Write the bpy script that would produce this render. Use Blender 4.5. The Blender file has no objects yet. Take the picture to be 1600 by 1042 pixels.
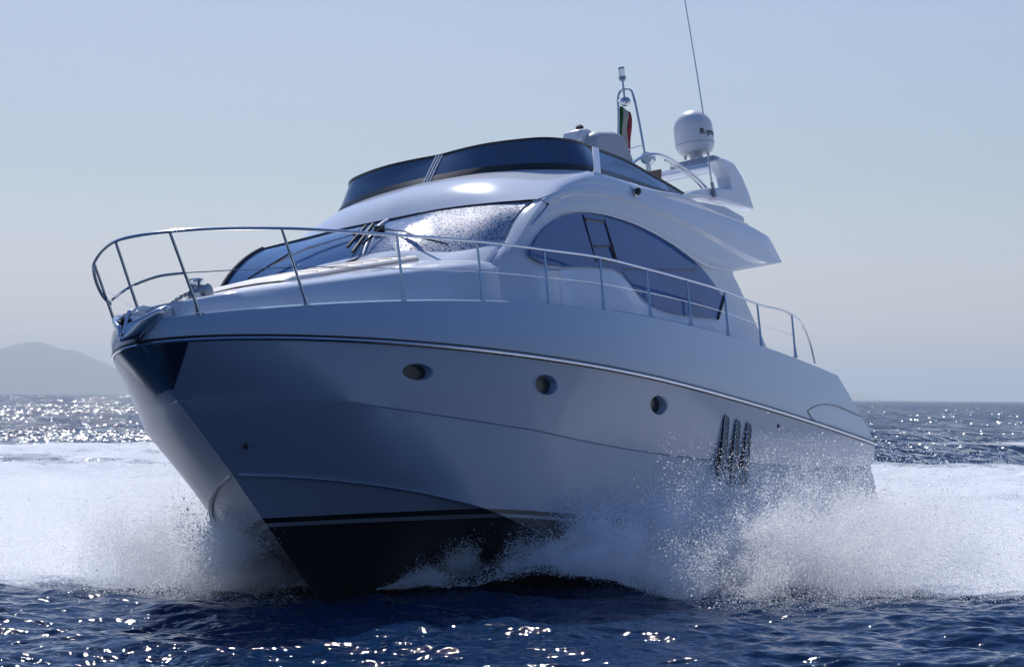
import bpy, bmesh, math, random
import numpy as np
from mathutils import Matrix, Vector

# tuning
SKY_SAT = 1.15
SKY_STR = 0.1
SUN_E = 5.0
EXPO = -0.38
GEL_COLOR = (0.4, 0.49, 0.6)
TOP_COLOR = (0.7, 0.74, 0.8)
WAVE = 0.0052
SEA_COLOR = (0.004, 0.024, 0.072)
SEA_BUMP = (0.036, 0.2)
SEA_SPEC = 0.18
FAR_TILT = (0.5, 0.4, 0.2)
DENS = 2.8
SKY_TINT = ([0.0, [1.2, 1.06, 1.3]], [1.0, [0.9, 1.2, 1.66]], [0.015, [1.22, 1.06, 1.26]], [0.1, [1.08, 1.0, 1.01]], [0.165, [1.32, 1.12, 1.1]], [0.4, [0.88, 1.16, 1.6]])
HAZE = 0.00015
HAZE_COLOR = (0.82, 0.92, 1, 1)
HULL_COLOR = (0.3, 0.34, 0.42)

# ------------------------------------------------------------ camera, sky, sun, exposure
SC = bpy.context.scene
COL = SC.collection
SUN_EL, SUN_AZ = math.radians(49), math.radians(-11)      # azimuth measured from +Y towards +X
CAM_H = 2.2868
cd = bpy.data.cameras.new('camera'); cam = bpy.data.objects.new('camera', cd); COL.objects.link(cam)
cd.sensor_width = 36; cd.lens = 36 * 3553.03 / 1600; cd.clip_start = 0.5; cd.clip_end = 80000
cam.matrix_world = Matrix.Translation((0, 0, CAM_H)) @ Matrix.Rotation(math.pi/2 + 0.02800, 4, 'X') @ Matrix.Rotation(0.008125, 4, 'Z')
SC.camera = cam
W = bpy.data.worlds.new('World'); SC.world = W; W.use_nodes = True
wn = W.node_tree.nodes; wl = W.node_tree.links
sky = wn.new('ShaderNodeTexSky'); sky.sky_type = 'NISHITA'; sky.sun_disc = False
sky.sun_elevation = SUN_EL; sky.sun_rotation = SUN_AZ
sky.air_density = 1.0; sky.dust_density = .7; sky.ozone_density = 2.6
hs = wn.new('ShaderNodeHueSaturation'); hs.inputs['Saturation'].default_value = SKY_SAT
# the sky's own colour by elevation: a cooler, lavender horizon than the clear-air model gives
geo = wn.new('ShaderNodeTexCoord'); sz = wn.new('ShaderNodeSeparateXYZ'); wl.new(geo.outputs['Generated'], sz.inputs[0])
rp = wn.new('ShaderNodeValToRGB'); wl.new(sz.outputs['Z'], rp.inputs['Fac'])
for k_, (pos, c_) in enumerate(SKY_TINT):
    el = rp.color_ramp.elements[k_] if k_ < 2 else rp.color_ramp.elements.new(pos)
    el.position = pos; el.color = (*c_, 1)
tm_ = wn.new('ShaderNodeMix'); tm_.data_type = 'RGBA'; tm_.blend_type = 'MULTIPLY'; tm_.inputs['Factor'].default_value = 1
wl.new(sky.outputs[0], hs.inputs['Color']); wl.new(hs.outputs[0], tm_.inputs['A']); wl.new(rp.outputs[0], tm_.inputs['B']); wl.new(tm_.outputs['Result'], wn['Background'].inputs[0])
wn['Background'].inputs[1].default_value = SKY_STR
sl = bpy.data.lights.new('sun', 'SUN'); sun = bpy.data.objects.new('sun', sl); COL.objects.link(sun)
sl.energy = SUN_E; sl.angle = math.radians(0.6); sl.color = (1.0, 0.95, 0.88)
sd = Vector((math.sin(SUN_AZ)*math.cos(SUN_EL), math.cos(SUN_AZ)*math.cos(SUN_EL), math.sin(SUN_EL)))
sun.rotation_euler = sd.to_track_quat('Z', 'Y').to_euler()
SC.view_settings.view_transform = 'Standard'; SC.view_settings.look = 'None'
SC.view_settings.exposure = EXPO; SC.view_settings.gamma = 1
SC.cycles.use_denoising = True
SC.cycles.max_bounces = 14; SC.cycles.diffuse_bounces = 10; SC.cycles.glossy_bounces = 4
SC.cycles.transmission_bounces = 6; SC.cycles.transparent_max_bounces = 24; SC.cycles.volume_bounces = 0
SC.cycles.caustics_reflective = False; SC.cycles.caustics_refractive = False
SC.cycles.sample_clamp_indirect = 6

G = {"cam": [3553.032370045008, 2.286765948935765, -4.011754848187847, 22.733292035311212, 2.952991606348165, 0.48089715432150393, 0.047922814778226366, 0.15295529927945056, 0.00812482121476381, 0.027996930878950395], "deck": [2.2311424255718695, 8.863225227628911, 2.0967155635525105, 0.5375758510794191, 0.43524062376961636, 0.06218614946928649, 0.025765728543063384, 0.10160006268586673, -0.006095262818139404, -0.1339092364742964, -0.009471919832430438, -0.0021287965350044197], "knuckle": [1.9599, 5.398, 4.2082, 0.9706, 1.0137, -0.562, -0.1285, 0.0053], "chine": [2.0057, 5.1578, 3.0444, 0.9747, 1.8957, -1.1322, -0.1194, -0.0184], "boot": [2.0982, 6.8052, 2.3841, 0.7942, 2.2983, -1.7868, -0.0499, 0.0006], "stem": [[-0.621, 0.0, -0.175], [-0.902, 0.0, -0.523], [-1.209, 0.0, -0.735], [-1.59, 0.0, -1.119], [-2.327, 0.0, -1.861], [-3.024, 0.0, -2.543], [-3.508, 0.0, -2.946]], "transom": [[-15.568, 2.227, 0.139], [-16.415, 2.216, -0.375], [-16.928, 2.208, -0.902], [-17.33, 2.15, -2.03]], "post_base": [[-0.778, 0.542, 0.116], [-1.865, 1.156, 0.19], [-3.196, 1.576, 0.281], [-4.529, 1.85, 0.356], [-5.866, 2.031, 0.408], [-7.183, 2.141, 0.442], [-8.495, 2.193, 0.463], [-9.808, 2.2, 0.468], [-11.125, 2.196, 0.431], [-12.395, 2.189, 0.371], [-13.796, 2.178, 0.309]], "post_top": [[-0.376, 0.542, 0.923], [-1.507, 1.156, 0.98], [-3.174, 1.576, 1.024], [-4.529, 1.85, 1.065], [-5.892, 2.031, 1.088], [-7.229, 2.141, 1.119], [-8.53, 2.193, 1.098], [-9.836, 2.2, 1.083], [-11.178, 2.196, 1.053], [-12.42, 2.189, 0.983], [-13.854, 2.178, 0.947]], "rail_end": [[-14.302, 2.178, 0.807], [-14.5, 2.178, 0.575], [-14.612, 2.178, 0.256]], "railA": [[-0.404, -0.45, 0.77], [-0.737, -0.45, 0.039], [-0.399, -0.46, 0.71], [-0.438, -0.47, 0.588], [-0.527, -0.47, 0.449], [-0.628, -0.45, 0.361], [-0.634, -0.45, 0.402], [-0.613, -0.45, 0.487], [-1.612, -0.9, 0.495]], "nose_rail": [[-0.192, -0.02, 0.897]], "nose_post": [[-0.549, -0.02, 0.056]], "midnose": [[-0.421, -0.02, 0.463], [-0.522, 0.25, 0.527]], "S1": [[-1.15, 0.567, 0.333], [-2.09, 1.002, 0.479], [-2.777, 1.224, 0.579], [-3.725, 1.458, 0.714], [-4.532, 1.611, 0.831], [-5.318, 1.727, 0.947]], "S2": [[-1.451, 0.801, 0.314], [-1.995, 1.037, 0.38], [-2.558, 1.229, 0.436], [-3.316, 1.436, 0.531], [-4.417, 1.661, 0.72]], "crease": [[-5.934, 1.9, 0.888], [-7.018, 1.9, 1.009], [-8.179, 1.9, 1.121]], "ws_edge": [[-6.303, 1.75, 1.79], [-5.995, 1.73, 1.547], [-5.779, 1.69, 1.371], [-5.631, 1.64, 1.245], [-5.224, 1.48, 1.127], [-4.983, 1.22, 1.1]], "ws_stb": [[-5.813, -1.88, 1.774], [-5.317, -1.88, 1.457], [-4.812, -1.88, 1.164]], "ws_top": [[-5.81, 0.0, 1.803]], "ws_bot": [[-4.982, 0.0, 1.269]], "A": [[-5.166, 1.7, 0.905], [-5.402, 1.76, 1.019], [-5.588, 1.82, 1.184], [-5.892, 1.87, 1.469], [-6.349, 1.885, 1.787]], "wing": [[[-6.317, 1.9, 1.78], [-6.594, 1.917, 1.902], [-6.922, 1.933, 1.992], [-7.668, 1.95, 2.148], [-8.33, 1.963, 2.203], [-9.118, 1.977, 2.238], [-10.383, 1.99, 2.271], [-11.89, 1.99, 2.27], [-13.006, 1.99, 2.254], [-13.818, 1.99, 2.175], [-14.248, 1.99, 1.846]], [[-6.439, 1.905, 1.747], [-6.751, 1.922, 1.857], [-7.178, 1.938, 1.96], [-7.877, 1.955, 2.042], [-8.523, 1.968, 2.074], [-9.164, 1.982, 2.069], [-10.341, 1.995, 2.012], [-11.644, 1.995, 1.902], [-12.593, 1.995, 1.802], [-13.295, 1.995, 1.753], [-13.609, 1.995, 1.747]], [[-6.446, 1.9, 1.732], [-6.779, 1.907, 1.847], [-7.228, 1.913, 1.955], [-7.95, 1.92, 2.037], [-8.619, 1.923, 2.07], [-9.261, 1.927, 2.057], [-10.439, 1.93, 1.986], [-11.717, 1.93, 1.861], [-12.586, 1.93, 1.746], [-13.184, 1.93, 1.704], [-13.563, 1.93, 1.744]], [[-5.921, 1.9, 1.413], [-6.246, 1.907, 1.538], [-6.72, 1.913, 1.66], [-7.351, 1.92, 1.763], [-8.116, 1.923, 1.809], [-9.103, 1.927, 1.785], [-10.125, 1.93, 1.666], [-11.087, 1.93, 1.491], [-11.913, 1.93, 1.485], [-12.826, 1.93, 1.627], [-13.506, 1.93, 1.733]]], "window": [[-5.729, 1.865, 1.021], [-5.821, 1.865, 1.125], [-6.029, 1.865, 1.29], [-6.308, 1.865, 1.45], [-6.598, 1.865, 1.565], [-6.888, 1.865, 1.658], [-7.368, 1.865, 1.751], [-7.812, 1.865, 1.799], [-8.242, 1.865, 1.819], [-8.736, 1.865, 1.812], [-9.24, 1.865, 1.786], [-9.751, 1.865, 1.732], [-10.272, 1.865, 1.658], [-10.8, 1.865, 1.554], [-11.268, 1.865, 1.43], [-11.577, 1.865, 1.285], [-11.819, 1.865, 1.141], [-11.957, 1.865, 1.042], [-11.676, 1.865, 0.757], [-11.124, 1.865, 0.72], [-10.435, 1.865, 0.698], [-9.886, 1.865, 0.696], [-9.366, 1.865, 0.738], [-8.98, 1.865, 0.841], [-8.713, 1.865, 0.978], [-8.483, 1.865, 1.091], [-8.157, 1.865, 1.125], [-7.19, 1.865, 1.041], [-6.276, 1.865, 0.954], [-5.988, 1.865, 0.971]], "winbars": [[[-7.436, 1.875, 1.733], [-7.666, 1.875, 1.164]], [[-8.065, 1.875, 1.744], [-8.306, 1.875, 1.249]], [[-7.678, 1.875, 1.356], [-8.19, 1.875, 1.405]], [[-7.686, 1.875, 1.166], [-8.324, 1.875, 1.242]], [[-8.474, 1.875, 1.139], [-11.026, 1.875, 1.394]], [[-11.956, 1.875, 1.115], [-11.602, 1.875, 0.749]], [[-7.498, 1.875, 1.683], [-8.038, 1.875, 1.716]]], "winbar2": [[-8.163, 1.878, 1.401], [-8.279, 1.878, 1.245]], "houseaft": [[-12.373, 1.9, 1.547], [-12.666, 1.9, 1.291], [-13.047, 1.9, 0.895], [-13.542, 1.9, 0.422]], "B": [[-6.887, -0.002, 2.44], [-6.89, 0.401, 2.43], [-6.938, 0.747, 2.42], [-7.068, 1.138, 2.4], [-7.299, 1.476, 2.38], [-7.57, 1.705, 2.37], [-7.877, 1.875, 2.36], [-8.473, 1.916, 2.36], [-9.285, 1.916, 2.36], [-9.872, 1.938, 2.365], [-10.511, 2.006, 2.375]], "T": [[-7.301, 0.001, 2.847], [-7.219, 0.361, 2.84], [-7.187, 0.726, 2.83], [-7.262, 1.086, 2.82], [-7.452, 1.45, 2.81], [-7.85, 1.665, 2.795], [-8.544, 1.63, 2.814], [-9.394, 1.68, 2.774], [-10.157, 1.75, 2.647], [-10.571, 1.8, 2.568], [-10.924, 1.86, 2.476]], "arch_leg": [[-11.016, 1.8, 2.472], [-11.499, 1.8, 2.621], [-12.131, 1.8, 2.744], [-12.98, 1.8, 2.851], [-12.936, 1.8, 3.03], [-12.777, 1.8, 3.163], [-12.6, 1.8, 3.234], [-12.815, 1.8, 3.285], [-13.217, 1.8, 3.276], [-13.499, 1.8, 3.109], [-13.729, 1.8, 2.853], [-13.841, 1.8, 2.629], [-13.343, 1.8, 2.624], [-12.58, 1.8, 2.613], [-11.837, 1.8, 2.567]], "arch_low": [[-11.334, 1.8, 2.458], [-12.061, 1.8, 2.516], [-12.812, 1.8, 2.556], [-13.506, 1.8, 2.488], [-13.511, 1.8, 2.34], [-12.377, 1.8, 2.356], [-11.426, 1.8, 2.377]], "arch_lip": [[-12.58, 1.8, 2.613], [-13.343, 1.8, 2.624], [-13.841, 1.8, 2.629], [-13.506, 1.8, 2.488], [-12.682, 1.8, 2.539]], "beam": [[-13.215, 1.6, 3.335]], "m_mast_r": [-13.215, 0.377, 3.475], "m_mast_l": [-13.215, -0.079, 3.735], "m_mt": [-13.215, 0.188, 4.745], "m_mtr": [-13.215, 0.301, 4.6], "m_mtl": [-13.215, 0.046, 4.653], "m_beamL": [-13.215, 0.629, 3.345], "m_dome": [-13.215, 1.214, 3.848], "m_dometop": [-13.215, 1.249, 4.21], "m_domebot": [-13.215, 1.191, 3.504], "m_bar": [-13.215, 0.334, 3.825], "m_barl": [-13.215, -0.038, 3.798], "m_pole": [-13.215, 0.147, 4.5], "m_light": [-13.215, 0.15, 4.875], "m_lighttop": [-13.215, 0.158, 5.118], "m_ball": [-13.215, 0.154, 4.559], "antenna": [[-12.175, 1.83, 2.649], [-12.129, 1.83, 2.815], [-12.12, 1.83, 3.819], [-11.934, 1.83, 5.522], [-11.863, 1.83, 6.09]], "hoop": [[-9.631, 1.55, 2.611], [-9.889, 1.55, 2.792], [-10.254, 1.55, 2.954], [-10.771, 1.55, 3.087], [-11.292, 1.55, 3.099], [-11.963, 1.55, 3.007], [-12.348, 1.55, 2.937], [-12.633, 1.55, 2.831]], "horn": [[-8.937, 1.99, 2.211]], "console": [[-9.841, 0.7, 3.289], [-10.31, 0.7, 3.362], [-10.344, 0.7, 3.497], [-10.205, 0.7, 3.521], [-9.944, 0.7, 3.461]], "seat": [[-10.004, 0.8, 3.129], [-10.114, 0.8, 3.403], [-10.297, 0.8, 3.469], [-10.849, 0.8, 3.557], [-11.086, 0.8, 3.556], [-11.262, 0.8, 3.394], [-11.393, 0.8, 3.224]], "brown": [[-11.299, 1.2, 2.98], [-11.832, 1.2, 3.095], [-11.773, 1.2, 2.886], [-11.261, 1.2, 2.843]], "search": [[-13.419, 0.35, 3.732], [-13.719, 0.35, 3.675]], "port": [[-3.256, 1.615, -0.495], [-5.566, 2.023, -0.565], [-8.448, 2.17, -0.688]], "portdx": [[-3.494, 1.673, -0.496], [-5.826, 2.044, -0.569], [-8.695, 2.177, -0.693]], "portdy": [[-3.257, 1.625, -0.404], [-5.567, 2.037, -0.445], [-8.408, 2.202, -0.57]], "vent": [[[-10.607, 2.21, -0.738], [-10.453, 2.082, -1.647]], [[-11.02, 2.208, -0.781], [-10.82, 2.096, -1.686]], [[-11.418, 2.208, -0.809], [-11.208, 2.108, -1.636]]], "emblem": [[-16.992, 2.202, -0.868], [-16.244, 2.213, -0.834], [-14.881, 2.231, -0.727], [-13.977, 2.241, -0.64], [-13.793, 2.243, -0.523], [-14.259, 2.238, -0.422], [-15.016, 2.229, -0.374], [-15.767, 2.22, -0.427], [-16.446, 2.21, -0.497]], "hole": [[-12.57, 2.218, -0.791], [-1.738, 0.308, -1.184]], "anchor": [[-0.36, 0.0, 0.202], [-0.657, 0.0, 0.248], [-0.94, 0.0, 0.219], [-0.975, 0.0, 0.154], [-0.701, 0.0, -0.069], [-0.427, -0.0, -0.089], [-1.458, 0.0, 0.505]], "pad": [[-5.409, 1.0, 1.107], [-3.07, 0.95, 0.778]], "wiper": [[[-5.637, 0.02, 1.722], [-4.985, 0.0, 1.285]], [[-5.115, 0.0, 1.504], [-5.109, -0.9, 1.329]], [[-5.086, 0.1, 1.514], [-4.897, 0.75, 1.143]], [[-5.227, 0.15, 1.506], [-4.862, 0.9, 1.128]]]}

# ------------------------------------------------------------ helpers
def mat(name, base=(.8,.8,.8), rough=.3, metal=0., coat=0., spec=.5, ior=None, trans=0., noise=None, bump=None):
    m = bpy.data.materials.new(name); m.use_nodes = True
    n, l = m.node_tree.nodes, m.node_tree.links
    b = n['Principled BSDF']
    b.inputs['Base Color'].default_value = (*base, 1); b.inputs['Roughness'].default_value = rough
    b.inputs['Metallic'].default_value = metal; b.inputs['Coat Weight'].default_value = coat
    b.inputs['Coat Roughness'].default_value = .08; b.inputs['Specular IOR Level'].default_value = spec
    b.inputs['Transmission Weight'].default_value = trans
    if ior: b.inputs['IOR'].default_value = ior
    tc = n.new('ShaderNodeTexCoord')
    if noise:
        sc, amt = noise
        t = n.new('ShaderNodeTexNoise'); t.inputs['Scale'].default_value = sc; t.inputs['Detail'].default_value = 5
        l.new(tc.outputs['Object'], t.inputs['Vector'])
        r = n.new('ShaderNodeMapRange'); r.inputs['To Min'].default_value = 1-amt; r.inputs['To Max'].default_value = 1+amt
        l.new(t.outputs['Fac'], r.inputs['Value'])
        mx = n.new('ShaderNodeVectorMath'); mx.operation = 'SCALE'; mx.inputs[0].default_value = base
        l.new(r.outputs[0], mx.inputs['Scale']); l.new(mx.outputs[0], b.inputs['Base Color'])
    if bump:
        sc, st, di = bump
        t = n.new('ShaderNodeTexNoise'); t.inputs['Scale'].default_value = sc; t.inputs['Detail'].default_value = 3
        l.new(tc.outputs['Object'], t.inputs['Vector'])
        bp = n.new('ShaderNodeBump'); bp.inputs['Strength'].default_value = st; bp.inputs['Distance'].default_value = di
        l.new(t.outputs['Fac'], bp.inputs['Height']); l.new(bp.outputs[0], b.inputs['Normal'])
    return m

def catmull(pts, n, closed=False):
    P = np.array(pts, float); k = len(P)
    if k == 2: return P[0] + np.linspace(0, 1, n)[:, None]*(P[1]-P[0])
    d = np.r_[0, np.cumsum(np.linalg.norm(np.diff(P, axis=0), axis=1)**.5)]
    ext = np.vstack([2*P[0]-P[1], P, 2*P[-1]-P[-2]]); de = np.r_[-(d[1]-d[0]), d, 2*d[-1]-d[-2]]
    out = []
    for t in np.linspace(0, d[-1], n):
        i = min(max(np.searchsorted(d, t, 'right')-1, 0), k-2)
        p0, p1, p2, p3 = ext[i:i+4]; t0, t1, t2, t3 = de[i:i+4]
        a1 = (t1-t)/(t1-t0)*p0+(t-t0)/(t1-t0)*p1; a2 = (t2-t)/(t2-t1)*p1+(t-t1)/(t2-t1)*p2; a3 = (t3-t)/(t3-t2)*p2+(t-t2)/(t3-t2)*p3
        b1 = (t2-t)/(t2-t0)*a1+(t-t0)/(t2-t0)*a2; b2 = (t3-t)/(t3-t1)*a2+(t-t1)/(t3-t1)*a3
        out.append((t2-t)/(t2-t1)*b1+(t-t1)/(t2-t1)*b2)
    return np.array(out)

def link(name, verts, faces, m, parent=None, smooth=35, mats=None, fmat=None):
    me = bpy.data.meshes.new(name)
    me.from_pydata([tuple(map(float, v)) for v in verts], [], [tuple(map(int, f)) for f in faces])
    bm = bmesh.new(); bm.from_mesh(me)
    if fmat is None:
        bmesh.ops.remove_doubles(bm, verts=bm.verts, dist=1e-4)
    bmesh.ops.recalc_face_normals(bm, faces=bm.faces)
    bm.to_mesh(me); bm.free()
    for mm in (mats or [m]): me.materials.append(mm)
    if fmat is not None:
        me.polygons.foreach_set('material_index', fmat)
    me.shade_smooth() if smooth else me.shade_flat()
    if smooth: me.set_sharp_from_angle(angle=math.radians(smooth))
    o = bpy.data.objects.new(name, me); COL.objects.link(o)
    if parent: o.parent = parent
    return o

def flip(o):
    o.data.flip_normals(); return o

def grid(name, rows, m, parent=None, smooth=35, close=False, **k):
    rows = [np.asarray(r) for r in rows]; n = len(rows[0]); V = np.vstack(rows); F = []
    for i in range(len(rows)-1):
        for j in range(n-1 if not close else n):
            j2 = (j+1) % n
            F.append((i*n+j, i*n+j2, (i+1)*n+j2, (i+1)*n+j))
    return link(name, V, F, m, parent, smooth, **k)

def tube_data(pts, r, n=8, caps=True):
    P = np.array(pts, float); R = np.broadcast_to(np.asarray(r, float), (len(P),)); V = []; F = []
    T = np.gradient(P, axis=0); T /= np.linalg.norm(T, axis=1)[:, None]+1e-12
    ref = np.array([0, 0, 1.]) if abs(T[0][2]) < .9 else np.array([1., 0, 0])
    u = np.cross(T[0], ref); u /= np.linalg.norm(u)
    for i in range(len(P)):
        u = u - T[i]*(u@T[i]); u /= np.linalg.norm(u); w = np.cross(T[i], u)
        for k in range(n):
            a = 2*math.pi*k/n; V.append(P[i]+R[i]*(math.cos(a)*u+math.sin(a)*w))
    for i in range(len(P)-1):
        for k in range(n): F.append((i*n+k, i*n+(k+1) % n, (i+1)*n+(k+1) % n, (i+1)*n+k))
    if caps: F.append(tuple(range(n))[::-1]); F.append(tuple((len(P)-1)*n+k for k in range(n)))
    return V, F

class MB:
    def __init__(s): s.V, s.F = [], []
    def add(s, VF):
        V, F = VF; o = len(s.V); s.V += [tuple(v) for v in V]; s.F += [tuple(i+o for i in f) for f in F]; return s
    def tube(s, pts, r, n=8): return s.add(tube_data(pts, r, n))
    def box(s, c, d, R=None):
        V = [np.array([x, y, z])*np.array(d)/2 for x in (-1, 1) for y in (-1, 1) for z in (-1, 1)]
        if R is not None: V = [np.array(R) @ v for v in V]
        V = [v+np.array(c) for v in V]
        return s.add((V, [(0, 1, 3, 2), (4, 6, 7, 5), (0, 4, 5, 1), (2, 3, 7, 6), (0, 2, 6, 4), (1, 5, 7, 3)]))
    def lathe(s, prof, c=(0, 0, 0), n=20, R=None):
        V = []; F = []
        for r, z in prof:
            for k in range(n):
                a = 2*math.pi*k/n; v = np.array([r*math.cos(a), r*math.sin(a), z])
                if R is not None: v = np.array(R) @ v
                V.append(v+np.array(c))
        for i in range(len(prof)-1):
            for k in range(n): F.append((i*n+k, i*n+(k+1) % n, (i+1)*n+(k+1) % n, (i+1)*n+k))
        F.append(tuple(range(n))[::-1]); F.append(tuple((len(prof)-1)*n+k for k in range(n)))
        return s.add((V, F))
    def prism(s, poly, off):
        P = [np.array(p, float) for p in poly]; off = np.array(off, float); n = len(P)
        F = [tuple(range(n)), tuple(range(2*n-1, n-1, -1))]
        F += [(i, i+n, (i+1) % n+n, (i+1) % n) for i in range(n)]
        return s.add((P+[p+off for p in P], F))
    def build(s, name, m, parent=None, smooth=35, bevel=0, seg=2):
        o = link(name, s.V, s.F, m, parent, smooth)
        if bevel:
            b = o.modifiers.new('bevel', 'BEVEL'); b.width = bevel; b.segments = seg; b.limit_method = 'ANGLE'; b.angle_limit = math.radians(40)
            b.harden_normals = False
        return o

def tag(o, label, cat, group=None, kind=None):
    if label: o['label'] = label
    if cat: o['category'] = cat
    if group: o['group'] = group
    if kind: o['kind'] = kind
    return o

rotm = lambda ax, a: np.array(Matrix.Rotation(a, 3, ax))

# ------------------------------------------------------------ materials
GEL = GEL_COLOR
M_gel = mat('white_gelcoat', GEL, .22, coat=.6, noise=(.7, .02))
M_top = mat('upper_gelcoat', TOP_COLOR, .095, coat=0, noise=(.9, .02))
M_steel = mat('polished_steel', (.55, .57, .6), .16, metal=1.)
M_steeld = mat('dull_steel', (.35, .36, .38), .3, metal=1., noise=(20, .2))
M_plate = mat('steel_plate', (.20, .21, .23), .14, metal=1., bump=(3, .15, .02))
M_black = mat('black_rubber', (.012, .012, .014), .4)
M_glass = mat('tinted_glass', (.012, .035, .095), .04, spec=.5)
M_sideglass = mat('blue_side_glass', (.03, .12, .34), .06, spec=.4, noise=(.9, .35))  # mottled tone paints spray reflections into the glass colour
M_white = mat('white_plastic', (.74, .74, .76), .35, noise=(4, .03))
M_grey = mat('grey_vinyl', (.42, .43, .46), .5, noise=(6, .06))
M_teak = mat('brown_teak', (.16, .09, .055), .5, noise=(14, .25))
M_cream = mat('cream_cushion', (.76, .74, .71), .6, noise=(8, .05), bump=(30, .2, .01))
M_seam = mat('orange_seam', (.50, .36, .27), .7)
M_dark = mat('dark_recess', (.010, .011, .014), .25)

def wet_glass():
    m = mat('wet_windshield_glass', (.04, .12, .30), .05, spec=.3)
    n, l = m.node_tree.nodes, m.node_tree.links; b = n['Principled BSDF']
    tc = n.new('ShaderNodeTexCoord')
    # wet patch: port half of the glass is covered with water beads
    sep = n.new('ShaderNodeSeparateXYZ'); l.new(tc.outputs['Object'], sep.inputs[0])
    big = n.new('ShaderNodeTexNoise'); big.inputs['Scale'].default_value = 1.6; big.inputs['Detail'].default_value = 4; big.inputs['Distortion'].default_value = .8
    l.new(tc.outputs['Object'], big.inputs['Vector'])
    ad = n.new('ShaderNodeMath'); ad.operation = 'MULTIPLY_ADD'; l.new(big.outputs['Fac'], ad.inputs[0]); ad.inputs[1].default_value = 1.5; l.new(sep.outputs['Y'], ad.inputs[2])
    mk = n.new('ShaderNodeMapRange'); l.new(ad.outputs[0], mk.inputs['Value'])
    mk.inputs['From Min'].default_value = .85; mk.inputs['From Max'].default_value = 1.75
    v = n.new('ShaderNodeTexVoronoi'); v.inputs['Scale'].default_value = 34; v.feature = 'F1'
    l.new(tc.outputs['Object'], v.inputs['Vector'])
    nz = n.new('ShaderNodeTexNoise'); nz.inputs['Scale'].default_value = 52; nz.inputs['Detail'].default_value = 3
    l.new(tc.outputs['Object'], nz.inputs['Vector'])
    mm = n.new('ShaderNodeMath'); mm.operation = 'MULTIPLY'; l.new(nz.outputs['Fac'], mm.inputs[0]); l.new(mk.outputs[0], mm.inputs[1])
    bp = n.new('ShaderNodeBump'); bp.inputs['Strength'].default_value = 1.; bp.inputs['Distance'].default_value = .007
    l.new(mm.outputs[0], bp.inputs['Height']); l.new(bp.outputs[0], b.inputs['Normal']); l.new(bp.outputs[0], b.inputs['Coat Normal'])
    th = n.new('ShaderNodeMapRange'); th.inputs['From Min'].default_value = .43; th.inputs['From Max'].default_value = .53
    l.new(nz.outputs['Fac'], th.inputs['Value'])
    fm = n.new('ShaderNodeMath'); fm.operation = 'MULTIPLY'; l.new(th.outputs[0], fm.inputs[0]); l.new(mk.outputs[0], fm.inputs[1])
    cm = n.new('ShaderNodeMix'); cm.data_type = 'RGBA'; cm.inputs['A'].default_value = (.06, .15, .33, 1); cm.inputs['B'].default_value = (.62, .63, .66, 1)
    l.new(fm.outputs[0], cm.inputs['Factor']); l.new(cm.outputs['Result'], b.inputs['Base Color'])
    sp_ = n.new('ShaderNodeMapRange'); sp_.inputs['To Min'].default_value = .16; sp_.inputs['To Max'].default_value = .04; l.new(mk.outputs[0], sp_.inputs['Value']); l.new(sp_.outputs[0], b.inputs['Specular IOR Level']); b.inputs['Coat Weight'].default_value = 0
    rr = n.new('ShaderNodeMapRange'); rr.inputs['To Min'].default_value = .05; rr.inputs['To Max'].default_value = .42
    l.new(fm.outputs[0], rr.inputs['Value']); l.new(rr.outputs[0], b.inputs['Roughness'])
    return m
M_wet = wet_glass()

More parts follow.
